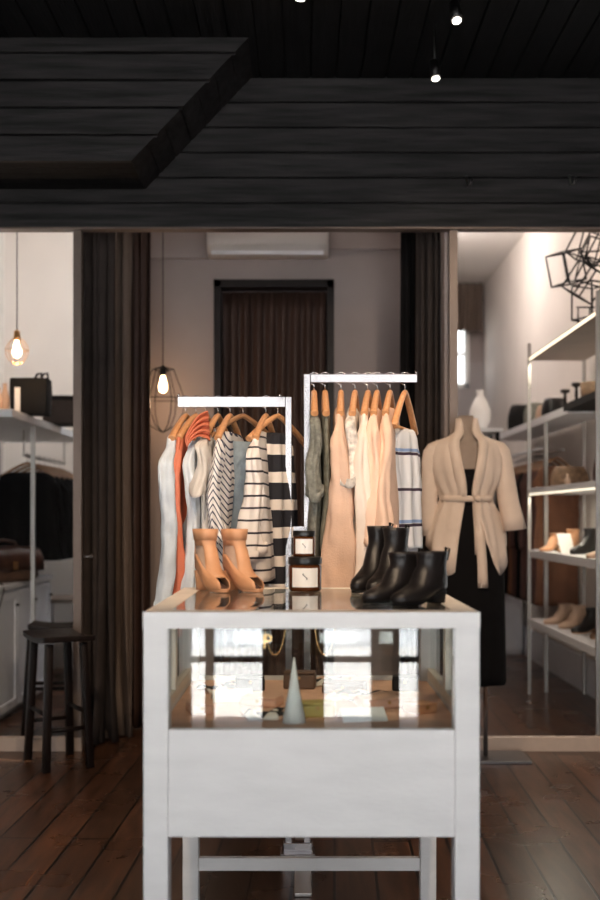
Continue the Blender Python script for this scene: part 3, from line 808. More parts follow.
# ------------------------------------------------------------------ stools
def stool(loc, rz, label, H=.685, sw=.40, sd=.27):
    t = thing('bar_stool', label, 'stool', loc, rz, 'dark wooden stools')
    b = new(); n = 14; rs = []
    for k in range(n + 1):
        u = -1 + 2 * k / n; z = H - .012 + .016 * u * u
        rs.append([Vector((u * sw / 2, -sd / 2, z - .03)), Vector((u * sw / 2, sd / 2, z - .03)), Vector((u * sw / 2, sd / 2, z)), Vector((u * sw / 2, -sd / 2, z))])
    loft(b, rs); obj('seat', b, 'dark_wood', t, bevel=.006)
    ft = []; tp = []
    for sx, sy in ((-1, -1), (1, -1), (1, 1), (-1, 1)):
        p0 = Vector((sx * .17, sy * .115, 0)); p1 = Vector((sx * .135, sy * .09, H - .04)); ft.append(p0); tp.append(p1)
        b = new(); h = .019
        loft(b, [[p_ + Vector((a * h, c * h, 0)) for a, c in ((-1, -1), (1, -1), (1, 1), (-1, 1))] for p_ in (p0, p1)]); obj('leg', b, 'dark_wood', t, bevel=.003)
    for i, z in ((0, .30), (1, .22), (2, .30), (3, .22)):
        j = (i + 1) % 4; k = z / H
        b = new(); tube(b, [ft[i].lerp(tp[i], k), ft[j].lerp(tp[j], k)], .012, 6); obj('rung', b, 'dark_wood', t)
    return t
stool((-1.286, 5.52, 0), rad(-60), 'dark wooden bar stool in front of the left glass partition')
stool((-1.48, 6.30, 0), rad(6), 'dark wooden stool behind the left glass partition, beside the white cabinets', H=.66, sw=.30)

# ------------------------------------------------------------------ mannequin
dm = 5.62; pm = X(466, dm)
t = thing('mannequin', 'linen dress form on a chrome pole with square base', 'mannequin', (pm, dm, 0))
sc = dm / F
def mz(py): return EYE - (py - CY) * sc
b = new(); rs = []
for py, w, th, yo in ((416, .040, .036, 0), (422, .045, .042, 0), (430, .047, .045, 0), (437, .075, .06, 0), (442, .125, .075, 0), (448, .150, .085, 0), (462, .155, .10, 0), (476, .145, .105, 0), (490, .118, .09, 0), (500, .110, .082, 0), (512, .130, .09, 0), (528, .150, .10, 0), (545, .150, .10, 0)):
    rs.append([Vector((w * math.cos(a), th * math.sin(a) + yo, mz(py))) for a in [2 * PI * i / 28 for i in range(28)]])
loft(b, rs); obj('bust', b, 'mannequin', t)
b = new(); cyl(b, (.105, 0, .018), (.105, 0, 1.10), .0125, seg=14); obj('pole', b, 'chrome', t)
b = new(); bx(b, -.09, .325, -.13, .13, 0, .018); obj('base_plate', b, 'gunmetal', t, bevel=.003)
o = bpy.data.objects['mannequin']
# trousers (wide legs) / long black skirt
b = new(); rs = []
for k in range(20):
    v = k / 19; z = lerp(mz(498), mz(683), v); w = lerp(.125, .20, sst(0, .45, v)) + .012 * v; th = lerp(.098, .13, sst(0, .3, v))
    rs.append([Vector((w * math.cos(a) * (1 + .04 * v * math.sin(9 * a)) - .00, th * math.sin(a) * (1 + .1 * v * math.sin(9 * a + 1)), z)) for a in [2 * PI * i / 60 for i in range(60)]])
loft(b, rs, False, False); 
s = thing('skirt', 'long black skirt on the dress form under the oatmeal jacket', 'skirt', (pm, dm, 0))
obj('body', b, 'black_cloth', s, solid=.004)
b = new(); rs = []
for z in (mz(498), mz(505)):
    rs.append([Vector((.132 * math.cos(a), .104 * math.sin(a), z)) for a in [2 * PI * i / 40 for i in range(40)]])
loft(b, rs, False, False); obj('waistband', b, 'black', s, solid=.004)
# camisole, seen in the gap
b = new(); rs = []
for py, w, th in ((470, .157, .110), (480, .148, .112), (490, .126, .10), (499, .122, .096)):
    rs.append([Vector((w * math.cos(a), th * math.sin(a), mz(py))) for a in [2 * PI * i / 40 for i in range(40)]])
loft(b, rs, False, False); tag(obj('camisole', b, 'black_cloth', loc=(pm, dm, 0), solid=.003), 'black camisole showing in the gap of the oatmeal jacket', 'top')
# jacket
j = thing('wrap_jacket', 'oatmeal open jacket tied at the waist on the dress form', 'jacket', (pm, dm, 0))
prof = [(419, .050, .050, .80), (425, .051, .054, .55), (432, .060, .062, .36), (436, .090, .075, .32), (441, .150, .088, .34), (447, .180, .098, .30), (458, .190, .114, .24), (470, .186, .122, .18), (482, .172, .120, .12), (492, .148, .110, .10), (499, .138, .106, .12),
        (506, .150, .112, .18), (516, .175, .124, .24), (528, .195, .136, .30), (540, .210, .144, .34), (552, .215, .148, .38)]
rs = []; n = 64
for k, (py, w, th, gap) in enumerate(prof):
    r = []
    for i in range(n + 1):
        u = i / n; a = -PI / 2 + gap + (2 * PI - 2 * gap) * u
        e = abs(2 * u - 1); cen = .80 if u < .5 else .93   # e is 1 at the front edges
        z = mz(py)
        if py > 505:
            v = (py - 505) / 47
            drop = lerp(-.05, .12, math.exp(-((e - cen) / (.16 if u < .5 else .2)) ** 2)) - (.04 * sst(.88, 1, e) if u < .5 else 0)
            z -= drop * v
        wob = 1 + (.030 * math.sin(a * 14) if py > 480 else .012 * math.sin(a * 9 + py * .05)) + .07 * noise.noise(Vector((math.cos(a) * 3, math.sin(a) * 3, py * .02)))
        r.append(Vector((w * math.cos(a) * wob, th * math.sin(a) * wob, z)))
    rs.append(r)
b = new(); loft(b, rs, closed=False); obj('body', b, 'jacket', j, solid=.004)
# lapel band down both front edges
for side in (0, -1):
    b = new(); rr = []
    for k in range(0, 11):
        e = rs[k][side]; inn = rs[k][2 if side == 0 else -3]
        sgn = -1 if e.x > 0 else 1
        wd = (.022, .034, .046)[k] if k < 3 else (.052 if k < 9 else .042)
        out = Vector((0, -.012, 0))
        rr.append([e + out * .3, e + out, e.lerp(inn, 0) + out + Vector((-sgn * wd * .5, .004, 0)), e + Vector((-sgn * wd, .012, 0)) + out * .6, e + Vector((-sgn * wd, .018, 0))])
    loft(b, rr, False, False, closed=False); obj('lapel', b, 'jacket', j, solid=.004)
for s, pts in ((-1, ((-.125, 440.5, .026), (-.158, 444.5, .044), (-.176, 451, .052), (-.186, 462, .050), (-.192, 480, .044), (-.196, 500, .042), (-.196, 520, .042), (-.190, 536, .044))),
               (1, ((.125, 440.5, .026), (.158, 444.5, .044), (.178, 451, .052), (.192, 462, .050), (.210, 480, .050), (.228, 500, .052), (.245, 515, .056), (.258, 530, .062)))):
    b = new(); rr = []
    for k, (x, py, rd) in enumerate(pts):
        tl = .10 * s * (1 if s > 0 else .2)
        rr.append([Vector((x + rd * math.cos(a) * (1 + .08 * math.sin(5 * a + k)), rd * .75 * math.sin(a), mz(py) + (-.0 if k == 0 else 0) + rd * math.cos(a) * tl * 1.2)) for a in [2 * PI * i / 24 for i in range(24)]])
    loft(b, rr, True, False); obj('sleeve', b, 'jacket', j, solid=.004)
b = new(); rr = []
for z in (mz(502), mz(499), mz(496)):
    rr.append([Vector((.140 * math.cos(a), .116 * math.sin(a), z)) for a in [2 * PI * i / 40 for i in range(40)]])
loft(b, rr, False, False); tie = obj('waist_tie', b, 'jacket', j, solid=.006)
b = new()
for x0, x1, p0, p1, w0, w1, yy in ((.045, .066, 499, 586, .022, .026, -.150), (.035, .048, 499, 554, .018, .022, -.135)):
    rr = []
    for k in range(9):
        v = k / 8; x = lerp(x0, x1, v) ; w = lerp(w0, w1, v); y = yy + .03 * (1 - v) * (1 - v) + .006 * math.sin(v * 7)
        rr.append([Vector((x - w, y, mz(lerp(p0, p1, v)))), Vector((x, y - .005, mz(lerp(p0, p1, v)))), Vector((x + w, y, mz(lerp(p0, p1, v))))])
    loft(b, rr, closed=False)
obj('tie_tails', b, 'jacket', tie, solid=.004)
b = new(); lathe(b, [(0.001, -.018), (.018, -.012), (.024, 0), (.018, .012), (0, .018)], (.045, -.125, mz(499)), 14); obj('knot', b, 'jacket', tie)

# ------------------------------------------------------------------ pendants
def pendant(px, py, d, label, cage, ztop):
    p_ = at(px, py, d); t = thing('pendant_lamp', label, 'lamp', p_)
    b = new(); cyl(b, (0, 0, .10), (0, 0, ztop - p_.z), .0035, seg=6); obj('cable', b, 'cord', t)
    b = new(); lathe(b, [(.005, .11), (.018, .10), (.021, .06), (.019, .045)], seg=14); obj('socket', b, 'black_metal' if cage == 'box' else 'brass', t)
    b = new(); lathe(b, [(.012, .05), (.016, .03), (.026, -.01), (.028, -.03), (.020, -.052), (.006, -.06)], seg=16); bo = obj('bulb', b, 'bulb', t)
    b = new()
    if cage == 'round':
        for k in range(6):
            a = PI * k / 3
            pts = [(r * math.cos(a), r * math.sin(a), z) for r, z in ((.022, .06), (.045, .04), (.068, .0), (.066, -.04), (.045, -.08), (.02, -.095))]
            tube(b, pts, .0022, 5)
        for r, z in ((.022, .06), (.069, -.012), (.021, -.095)): tube(b, [(r * math.cos(2 * PI * i / 20), r * math.sin(2 * PI * i / 20), z) for i in range(20)], .0025, 5, closed=True)
        obj('wire_cage', b, 'brass', t)
    else:
        n = 6; top = [(.055 * 1.2 * math.cos(2 * PI * i / n), .055 * 1.2 * math.sin(2 * PI * i / n), .085) for i in range(n)]
        mid = [(.135 * math.cos(2 * PI * i / n), .135 * math.sin(2 * PI * i / n), -.10) for i in range(n)]
        low = [(.115 * math.cos(2 * PI * i / n), .115 * math.sin(2 * PI * i / n), -.20 + .0 * i) for i in range(n)]
        tip = (0, 0, -.31)
        for i in range(n):
            k = (i + 1) % n
            tube(b, [top[i], top[k]], .003, 5); tube(b, [mid[i], mid[k]], .003, 5); tube(b, [top[i], mid[i]], .003, 5)
            tube(b, [mid[i], (mid[i][0] * .92, mid[i][1] * .92, -.19), (mid[i][0] * .55, mid[i][1] * .55, -.27), tip], .003, 5)
            tube(b, [top[i], (0, 0, .10)], .003, 5)
        obj('wire_cage', b, 'black_metal', t)
    l = bpy.data.lights.new('bulb_light', 'POINT'); l.energy = 3.5; l.color = (1, .62, .35); l.shadow_soft_size = .04
    lo = bpy.data.objects.new('bulb_light', l); C.objects.link(lo); lo.location = p_ + Vector((0, -.0, -.12))
pendant(17, 348, 6.35, 'hanging bulb in a round brass wire cage behind the left glass partition', 'round', ZC2)
pendant(163, 383, 6.55, 'hanging bulb inside an angular black wire lantern in the middle alcove', 'box', ZC2)

# ceiling spotlights
def spot(px, py, d, label, aim, power, dirv=None, group='ceiling spotlights'):
    p_ = at(px, py, d) if px is not None else Vector(py)
    t = thing('ceiling_spotlight', label, 'lamp', p_, 0, group)
    v = (Vector(aim) - p_).normalized()
    b = new(); cyl(b, -v * .10, v * -.01, .022, .030, 16); obj('lamp_head', b, 'black_metal', t)
    b = new(); cyl(b, v * -.011, v * -.004, .019, .019, 16); obj('lens', b, 'spot_face', t)
    b = new(); tube(b, [-v * .06, Vector((-v.x * .06, -v.y * .06, CZ - p_.z - .002))], .006, 8); obj('stem', b, 'black_metal', t)
    l = bpy.data.lights.new('spot_light', 'SPOT'); l.energy = power; l.color = (1, .75, .52); l.spot_size = rad(62); l.spot_blend = .7; l.shadow_soft_size = .05
    lo = bpy.data.objects.new('spot_light', l); C.objects.link(lo); lo.location = p_ + v * .02
    lo.rotation_euler = v.to_track_quat('-Z', 'Y').to_euler()
spot(457, 22, 4.5, 'black ceiling spotlight with lit lens, the upper one at top right', (.9, 3.5, .3), 30)
spot(436, 80, 5.15, 'black ceiling spotlight with lit lens, the lower one in front of the board wall', (.95, 4.6, 0), 12)
spot(300, 1, 4.35, 'ceiling spotlight cut by the top edge of the photo', (-.2, 4.6, 1.2), 20)
spot(None, (.55, 1.7, 3.45), 0, 'added out-of-view ceiling spotlight above the counter aimed at the right arm of the rack', (.2, 4.0, 1.35), 150)  # this and the next two: extra heads added out of view for light
spot(None, (-.55, 1.7, 3.45), 0, 'added out-of-view ceiling spotlight above the counter aimed at the left arm of the rack', (-.28, 4.0, 1.35), 150)
spot(None, (1.1, 2.6, 3.45), 0, 'added out-of-view ceiling spotlight aimed at the dress form', (.9, 5.6, 1.4), 95)
# two small hooks on the board wall
for px, py, lab in ((466, 181, 'small metal hook on the board wall, left of two'), (569, 180, 'small metal hook on the board wall, right of two')):
    p_ = at(px, py, DW - .03); b = new(); tube(b, [(0, .008, 0.02), (0, -.02, .015), (.0, -.03, -.01), (.006, -.02, -.035), (.02, -.03, -.03), (.03, -.03, .005)], .004, 6)
    tag(obj('wall_hook', b, 'steel', loc=p_), lab, 'hook', 'hooks on the board wall')

# ------------------------------------------------------------------ left room
b0 = Vector((-1.885, 0, 0))
t = thing('white_cabinet', 'long white panelled cabinet along the left room', 'cabinet', (-2.2, 6.0, 0))
ox, oy = -2.2, 6.0
xf = -1.885 - ox; H = .86
b = new(); bx(b, -.34, xf - .02, .0, 1.82, .05, H - .03); obj('carcass', b, 'cabinet', t)
b = new(); bx(b, -.34, xf - .05, .02, 1.80, 0, .05); obj('plinth', b, 'shelf_white', t)
for k in range(4):
    y0 = .01 + k * .455; b = new()
    bx(b, xf - .02, xf - .002, y0, y0 + .445, .06, H - .04); dd = obj('door', b, 'cabinet', t, bevel=.003)
    b = new()
    for (a0, a1, c0, c1) in ((0, .445, 0, .05), (0, .445, .70, .75), (0, .05, .05, .70), (.395, .445, .05, .70)):
        bx(b, xf - .002, xf + .008, y0 + a0, y0 + a1, .06 + c0, .06 + c1)
    obj('door_frame', b, 'cabinet', dd, bevel=.002)
    b = new(); cyl(b, (xf + .008, y0 + .40, .72), (xf + .03, y0 + .40, .72), .009, seg=10); obj('knob', b, 'black', dd)
b = new(); bx(b, -.35, xf + .02, -.02, 1.84, H - .03, H + .005); obj('worktop', b, 'shelf_white', t, bevel=.003)
# low shelf beyond the cabinet
t = thing('low_shelf', 'low white shelf unit beyond the end of the white cabinets', 'shelf', (-1.85, 8.62, 0))
b = new(); bx(b, -.3, .35, -.2, .3, .60, .63); obj('shelf_board', b, 'shelf_wood', t)
b = new(); bx(b, -.3, .35, -.2, .3, .28, .31); obj('shelf_board', b, 'shelf_white', t)
for sy in (-.18, .28):
    for sx_ in (-.28, .33): b = new(); bx(b, sx_ - .015, sx_ + .015, sy - .015, sy + .015, 0, .60); obj('leg', b, 'shelf_white', t)
# high shelf with rail
t = thing('hanging_shelf_unit', 'tall white and chrome shelf unit with hanging rail in the left room', 'shelf', (-1.95, 6.0, 0))
yy0, yy1 = .32, 2.5
b = new(); bx(b, -.58, .20, yy0, yy1, 1.895, 1.945); obj('top_shelf', b, 'shelf_white', t, bevel=.003)
for y_ in (yy0 + .64, yy1 - .02):
    for x_ in (.16, -.5):
        b = new(); bx(b, x_ - .013, x_ + .013, y_ - .013, y_ + .013, .872 if y_ < 1.83 and x_ < 0 else 0, 1.895); obj('post', b, 'steel', t)
for z_ in (1.70,):
    b = new(); cyl(b, (.03, yy0 + .9, 1.72), (.03, yy1 - .06, 1.72), .012, seg=10); obj('rail', b, 'steel', t)
    for y_ in (yy0 + .9, yy1 - .06): b = new(); cyl(b, (.03, y_, 1.72), (.03, y_, 1.9), .006, seg=8); obj('rail_bracket', b, 'steel', t)
k = 0
for y_, mm in ((7.32, 'black_cloth'), (7.48, 'black_cloth'), (7.64, 'curtain_black'), (7.80, 'black_cloth'), (7.96, 'black_cloth'), (8.12, 'curtain_black'), (8.28, 'black_cloth')):
    ordn = ['nearest', 'second', 'third', 'fourth', 'fifth', 'sixth', 'farthest'][k]
    loc = (-1.92, y_, 1.67)
    hanger(loc, rad(8), 'brown wooden hanger, %s of those holding the dark coats in the left room' % ordn, m='hanger_dark', group='hangers in the left room', width=.2)
    garment('dark_coat', 'dark coat on the rail under the high shelf, %s from the glass' % ordn, 'coat', loc, rad(8), mm, length=.68, sleeve=.55, sl_r=.06, th=.03, seed=30 + k, group='dark coats in the left room', cuff=False)
    k += 1
# things on the high shelf
SZ = 1.946
def on_shelf_l(px, d): return Vector((X(px, d), d, SZ))
t = thing('black_box_bag', 'tall black tote bag standing on the high shelf of the left room', 'bag', (X(31, 6.75), 6.75, SZ))
b = new(); loft(b, [[Vector((sx_ * w, sy_ * .07, z)) for sx_, sy_ in ((-1, -1), (1, -1), (1, 1), (-1, 1))] for z, w in ((0, .115), (.15, .122), (.235, .118))]); obj('body', b, 'black', t, bevel=.008)
for s in (.05, .09): 
    b = new(); tube(b, [(s - .03, .0, .23), (s - .01, 0, .265), (s + .015, 0, .272), (s + .02, 0, .23)], .008, 6); obj('handle', b, 'black', t)
b = new(); box(b, (-.085, -.115, .085), (.035, .006, .17)); 
tag(obj('paper_card', b, 'paper', loc=(X(31, 6.75), 6.78, SZ), rz=.2), 'white card leaning on the black tote on the high shelf', 'card')
b = new(); box(b, (0, 0, .09), (.22, .25, .18)); o = obj('storage_box', b, 'curtain', loc=(X(62, 7.5), 7.5, SZ), bevel=.01); tag(o, 'charcoal storage box on the high shelf behind the black tote', 'box')
b = new(); box(b, (0, 0, .186), (.23, .26, .03)); obj('lid', b, 'black', o, bevel=.004)
for k, (px, d, r, h, lab) in enumerate(((5, 6.7, .03, .20, 'pale slim vase on the high shelf at the left edge'), (-2, 6.6, .035, .16, 'short pale vase on the high shelf at the left edge'))):
    b = new(); lathe(b, [(r * .7, 0), (r, h * .3), (r * .9, h * .6), (r * .4, h * .85), (r * .5, h)], seg=16); tag(obj('vase', b, 'tan_pale', loc=(X(px, d), d, SZ)), lab, 'vase', 'vases on the high shelf')
# satchel on the cabinet
t = thing('leather_satchel', 'worn brown leather satchel lying on the white cabinet', 'bag', (-2.0, 6.95, H + .006), .9); t.scale = (1.15, 1.15, 1.1)
b = new(); rs = []
for z, w, d_ in ((0, .20, .10), (.03, .22, .12), (.12, .215, .115), (.18, .20, .08), (.20, .17, .05)):
    rs.append([Vector((w * math.copysign(abs(math.cos(a)) ** .5, math.cos(a)), d_ * math.copysign(abs(math.sin(a)) ** .6, math.sin(a)) + .004 * math.sin(7 * a + z * 40), z)) for a in [2 * PI * i / 32 for i in range(32)]])
loft(b, rs); obj('body', b, 'brown_leather', t)
b = new(); rs = []
for y, z in ((.03, .207), (-.05, .207), (-.10, .19), (-.132, .14), (-.135, .07)):
    rs.append([Vector((x_, y, z + .006 * math.sin(x_ * 30))) for x_ in [lerp(-.20, .20, i / 10) for i in range(11)]])
loft(b, rs, closed=False); fl = obj('flap', b, 'dark_brown_leather', t, solid=.006)
b = new(); box(b, (0, -.142, .10), (.03, .008, .05)); obj('buckle', b, 'brass', fl, bevel=.002)
b = new(); tube(b, [(-.1, -.02, .2), (-.08, -.02, .235), (0, -.02, .25), (.08, -.02, .235), (.1, -.02, .2)], .009, 8); obj('handle', b, 'dark_brown_leather', t)
b = new(); pts = [(X(14, 6.4), 6.4, .60), (X(28, 6.4), 6.38, .82), (X(20, 6.4), 6.45, .868)]
pts = [Vector((-1.84, 6.15, .50)), Vector((-1.83, 6.2, .62)), Vector((-1.835, 6.35, .75)), Vector((-1.85, 6.5, .84)), Vector((-1.89, 6.6, .872)), Vector((-1.98, 6.68, .872))]
tube(b, pts, .004, 6); tag(obj('cable', b, 'cord'), 'thin black cable hanging over the white cabinet edge', 'cable')

# ------------------------------------------------------------------ right room
XF, YN, YE = 1.65, 5.875, 7.66
def led_unit():
    t = thing('steel_shelf_unit', 'tall steel shelf unit with lit shelf edges in the right room', 'shelf', (XF, YN, 0))
    L = YE - YN; W = .40
    for y_, x_ in ((0.0, 0), (L, 0), (0, W), (L, W)):
        b = new(); bx(b, x_ - .012, x_ + .012, y_ - .010, y_ + .010, 0, 2.56); obj('post', b, 'steel', t, bevel=.002)
    for z_, th, lit, mm in ((2.43, .03, True, 'shelf_wood'), (1.455, .045, True, 'shelf_white'), (1.0, .055, False, 'shelf_white'), (.50, .055, False, 'shelf_white')):
        b = new(); bx(b, -.0, W + .0, .016, L - .016, z_, z_ + th); s = obj('shelf_board', b, mm, t, bevel=.002)
        if lit:
            zz = z_ - .001 if z_ < 2 else z_ + .004
            b = new(); bx(b, -.006, -.001, .03, L - .03, zz - .004, zz + (.014 if z_ > 2 else .006)); obj('light_strip', b, 'led', s)
            l = bpy.data.lights.new('strip', 'AREA'); l.shape = 'RECTANGLE'; l.size = .03; l.size_y = L - .1; l.energy = 5; l.color = (1, .9, .72)
            lo = bpy.data.objects.new('shelf_light', l); C.objects.link(lo); lo.location = (XF + .05, YN + L / 2, z_ - .012)
led_unit()
t = thing('wall_shelf_unit', 'long white shelf with hanging rail running to the back of the right room', 'shelf', (1.78, 7.03, 0))
b = new(); bx(b, 0, .29, 0, 2.6, 1.99, 2.045); obj('shelf_board', b, 'shelf_white', t, bevel=.002)
for y_ in (.72, 2.5):
    b = new(); bx(b, -.0, .026, y_ - .013, y_ + .013, 0, 1.99); obj('post', b, 'steel', t)
b = new(); cyl(b, (.14, .72, 1.79), (.14, 2.5, 1.79), .012, seg=10); obj('rail', b, 'steel', t)
b = new(); bx(b, 0, .03, .72, 2.5, 1.80, 1.82); obj('edge_rail', b, 'shelf_white', t)
k = 0
for y_, mm in ((7.95, 'rust'), (8.12, 'maroon'), (8.30, 'maroon'), (8.48, 'maroon'), (8.66, 'black_cloth'), (8.84, 'maroon'), (9.02, 'rust'), (9.2, 'black_cloth'), (9.38, 'maroon')):
    o_ = ['nearest', 'second', 'third', 'fourth', 'fifth', 'sixth', 'seventh', 'eighth', 'farthest'][k]
    loc = (1.92, y_, 1.742)
    hanger(loc, rad(6), 'brown hanger, %s on the rail in the right room' % o_, m='hanger_dark', width=.15, group='hangers in the right room')
    garment('long_coat', 'long reddish or dark coat on the right room rail, %s from the glass' % o_, 'coat', loc, rad(6), mm, length=1.12, w_sh=.145, w_hem=.165, sleeve=.6, sl_out=-.01, sl_r=.04, th=.03, seed=60 + k, group='coats in the right room', cuff=False)
    k += 1
# a second white cabinet low down at the back
b = new(); bx(b, 1.5, 2.05, 9.8, 11.9, 0.05, .62); bx(b, 1.55, 2.05, 9.85, 11.85, 0, .05); 
o = obj('low_cabinet', b, 'cabinet', bevel=.004); tag(o, 'low white cabinet at the back of the right room', 'cabinet')
b = new(); bx(b, 1.48, 2.06, 9.78, 11.92, .62, .65); obj('cabinet_top', b, 'shelf_wood', o)

def loose_bag(name, label, loc, rz, w, d, h, mm, handle=True, cat='bag', group=None):
    t = thing(name, label, cat, loc, rz, group); b = new(); rs = []
    for v in (0, .1, .35, .6, .85, 1):
        k = (.92, 1, 1.02, .96, .85, .72)[(0, .1, .35, .6, .85, 1).index(v)]
        rs.append([Vector((w / 2 * k * math.copysign(abs(math.cos(a)) ** .6, math.cos(a)), d / 2 * k * math.copysign(abs(math.sin(a)) ** .7, math.sin(a)) * (1 + .05 * math.sin(6 * a + v * 9)), v * h)) for a in [2 * PI * i / 24 for i in range(24)]])
    loft(b, rs); obj('body', b, mm, t)
    if handle:
        b = new(); tube(b, [(-w * .25, 0, h * .97), (-w * .2, 0, h * 1.35), (0, 0, h * 1.6), (w * .2, 0, h * 1.35), (w * .25, 0, h * .97)], .006, 8); obj('handle', b, mm, t)
        b = new(); box(b, (0, -d * .47, h * .6), (w * .2, .01, h * .14)); obj('clasp', b, 'brass', t)
    return t
def shelf_shoe(label, loc, rz, mm, H=.06, hh=.01, L=.24, grp='shoes on the steel shelves', nm='shoe', sole='sole'):
    t = thing(nm, label, 'shoe', loc, rad(rz), grp); shoe(t, H, L=L, hh=hh, m=mm, sole=sole); return t
zA, zB, zD = 1.502, 1.057, .557
# upper white shelf (z 2.045) and its decorations
ZU = 2.046
loose_bag('round_bag', 'small round grey bag on the upper shelf of the right room', (1.90, 8.55, ZU), .4, .20, .14, .17, 'green_knit', False)
loose_bag('black_bag', 'small black bag on the upper shelf of the right room beside the steel post', (1.92, 8.0, ZU), .4, .20, .15, .15, 'black_leather', False)
loose_bag('tan_pouch', 'tan pouch on the upper shelf between the grey and black bags', (1.90, 8.25, ZU), .2, .14, .10, .12, 'tan_pale', False)
loose_bag('dark_bag', 'dark bag at the far end of the upper shelf near the bright window', (1.90, 9.15, ZU), .2, .22, .18, .22, 'black', False)
for k, (y_, h) in enumerate(((7.45, .15), (7.22, .17))):
    b = new(); r = .022
    lathe(b, [(r * 1.3, 0), (r * 1.3, .012), (r * .4, .03), (r * .55, h * .5), (r * .4, h * .8), (r * 1.5, h * .88), (r * 1.5, h)], seg=16)
    tag(obj('candlestick', b, 'dark_wood', loc=(1.86 + .02 * k, y_, ZU)), ('shorter' if k == 0 else 'taller') + ' dark candlestick on the upper shelf of the right room', 'candlestick', 'candlesticks on the upper shelf')
b = new(); lathe(b, [(.10, 0), (.115, .03), (.12, .12), (.115, .125), (.105, .03), (.0, .015)], seg=28, sx=1, sy=.8, cap1=False)
# baskets stand on a bracket shelf at the near end
t = thing('bracket_shelf', 'short dark shelf at the near end of the upper white shelf', 'shelf', (1.74, 6.2, 0))
b2 = new(); bx(b2, 0, .33, 0, .82, 2.0, 2.045); obj('shelf_board', b2, 'black', t)
b2 = new(); bx(b2, .30, .36, .1, .13, 1.85, 2.0); obj('bracket', b2, 'black_metal', t)
tag(obj('wicker_basket', b, 'wicker', loc=(1.93, 6.85, ZU)), 'brown wicker basket on the short dark shelf', 'basket')
# shelf A : brown bag with chain handle, shoes behind
loose_bag('brown_handbag', 'dark brown handbag with tall handle on the lit middle shelf', (1.83, 6.35, zA), .5, .16, .10, .17, 'dark_brown_leather')
loose_bag('wicker_bag', 'low brown wicker bag at the far end of the lit middle shelf', (1.84, 7.25, zA), .3, .26, .18, .14, 'wicker', False)
b = new(); lathe(b, [(.018, 0), (.02, .03), (.008, .05), (.008, .07)], seg=12); tag(obj('small_bottle', b, 'tan_pale', loc=(1.70, 6.75, zA)), 'small pale bottle on the lit middle shelf edge', 'bottle')
# shelf B
shelf_shoe('tan sandal on the third steel shelf, leftmost', (1.80, 7.35, zB - .002), -60, 'tan_leather', .07, .05, .2)
shelf_shoe('tan shoe beside the white card on the third steel shelf', (1.86, 7.15, zB - .002), -50, 'tan_leather', .09, .06, .2)
shelf_shoe('black shoe behind the white card on the third steel shelf', (1.90, 6.80, zB - .002), -60, 'black_leather', .13, .03, .24, sole='black')
shelf_shoe('tan shoe at the near end of the third steel shelf', (1.84, 6.20, zB - .002), -60, 'tan_pale', .08, .03, .24)
t = thing('price_card', 'white card leaning at an angle on the third steel shelf', 'card', (1.70, 6.75, zB), .3)
b = new(); box(b, (0, .02, .065), (.10, .006, .14), Matrix.Rotation(rad(-25), 3, 'X')); obj('card', b, 'paper', t)
b = new(); box(b, (0, .065, .04), (.03, .09, .004), Matrix.Rotation(rad(40), 3, 'X')); obj('card_prop', b, 'paper', t)
# shelf D
for k, (y_, x_, rz, mm, lab) in enumerate(((7.3, 1.80, -70, 'tan_pale', 'pale tan shoe on the lowest steel shelf, leftmost'), (7.05, 1.82, -60, 'tan_pale', 'pale tan shoe on the lowest steel shelf, second from the left'),
        (6.75, 1.84, -65, 'black_leather', 'black shoe in the middle of the lowest steel shelf'), (6.48, 1.86, -55, 'brown_leather', 'brown shoe right of the black one on the lowest steel shelf'), (6.2, 1.84, -60, 'tan_leather', 'tan shoe at the near end of the lowest steel shelf'))):
    shelf_shoe(lab, (x_ + .06, y_, zD - .002), rz, mm, (.1, .11, .12, .1, .11)[k], .03, .23)

# pale vase on the far sill
b = new(); lathe(b, [(.05, 0), (.085, .08), (.09, .16), (.055, .25), (.025, .30), (.035, .34)], seg=20); 
o = obj('tall_vase', b, 'label', loc=(X(480, 9.0), 9.0, at(0, 430, 9).z)); tag(o, 'pale bulbous vase behind the shoulder of the dress form', 'vase')
b = new(); zz = at(0, 430, 9).z; bx(b, X(480, 9) - .22, X(480, 9) + .16, 8.8, 9.2, zz - .03, zz)
o = obj('tall_table', b, 'shelf_white'); tag(o, 'tall narrow white table under the pale vase', 'table')
for sx_ in (-.18, .12):
    for y_ in (8.84, 9.16): b = new(); bx(b, X(480, 9) + sx_ - .015, X(480, 9) + sx_ + .015, y_ - .015, y_ + .015, 0, zz - .03); obj('leg', b, 'black', o)

# black wire sculpture on top of the steel unit
t = thing('wire_sculpture', 'black wire sculpture of tilted open boxes on top of the steel shelves', 'sculpture', (1.85, 6.45, 2.462))
RR = random.Random(4)
for k, (px, py, s, rx, ry, rz) in enumerate(((592, 302, .17, 0.0, 0.0, .5), (585, 282, .15, .4, .5, .3), (566, 268, .15, .25, -.25, .6), (596, 262, .17, -.5, .3, .1), (588, 245, .15, .2, .45, .8), (602, 240, .17, .6, .1, .4))):
    d = 6.45; c = at(px, py, d) - Vector((1.85, 6.45, 2.462))
    Rm = (Matrix.Rotation(rx, 3, 'X') @ Matrix.Rotation(ry, 3, 'Y') @ Matrix.Rotation(rz, 3, 'Z'))
    b = new(); P_ = {}
    for i in range(8): P_[i] = c + Rm @ Vector(((i & 1) - .5, ((i >> 1) & 1) - .5, (((i >> 2) & 1) - .5) * 1.25)) * s
    for i in range(8):
        for bit in (1, 2, 4):
            if not i & bit: tube(b, [P_[i], P_[i | bit]], .0055, 6)
    obj('wire_box', b, 'black_metal', t)
b = new()
for i in range(6):
    x_ = -.16 + i * .07
    tube(b, [(x_, 0, .0), (x_, 0, .12)], .005, 6)
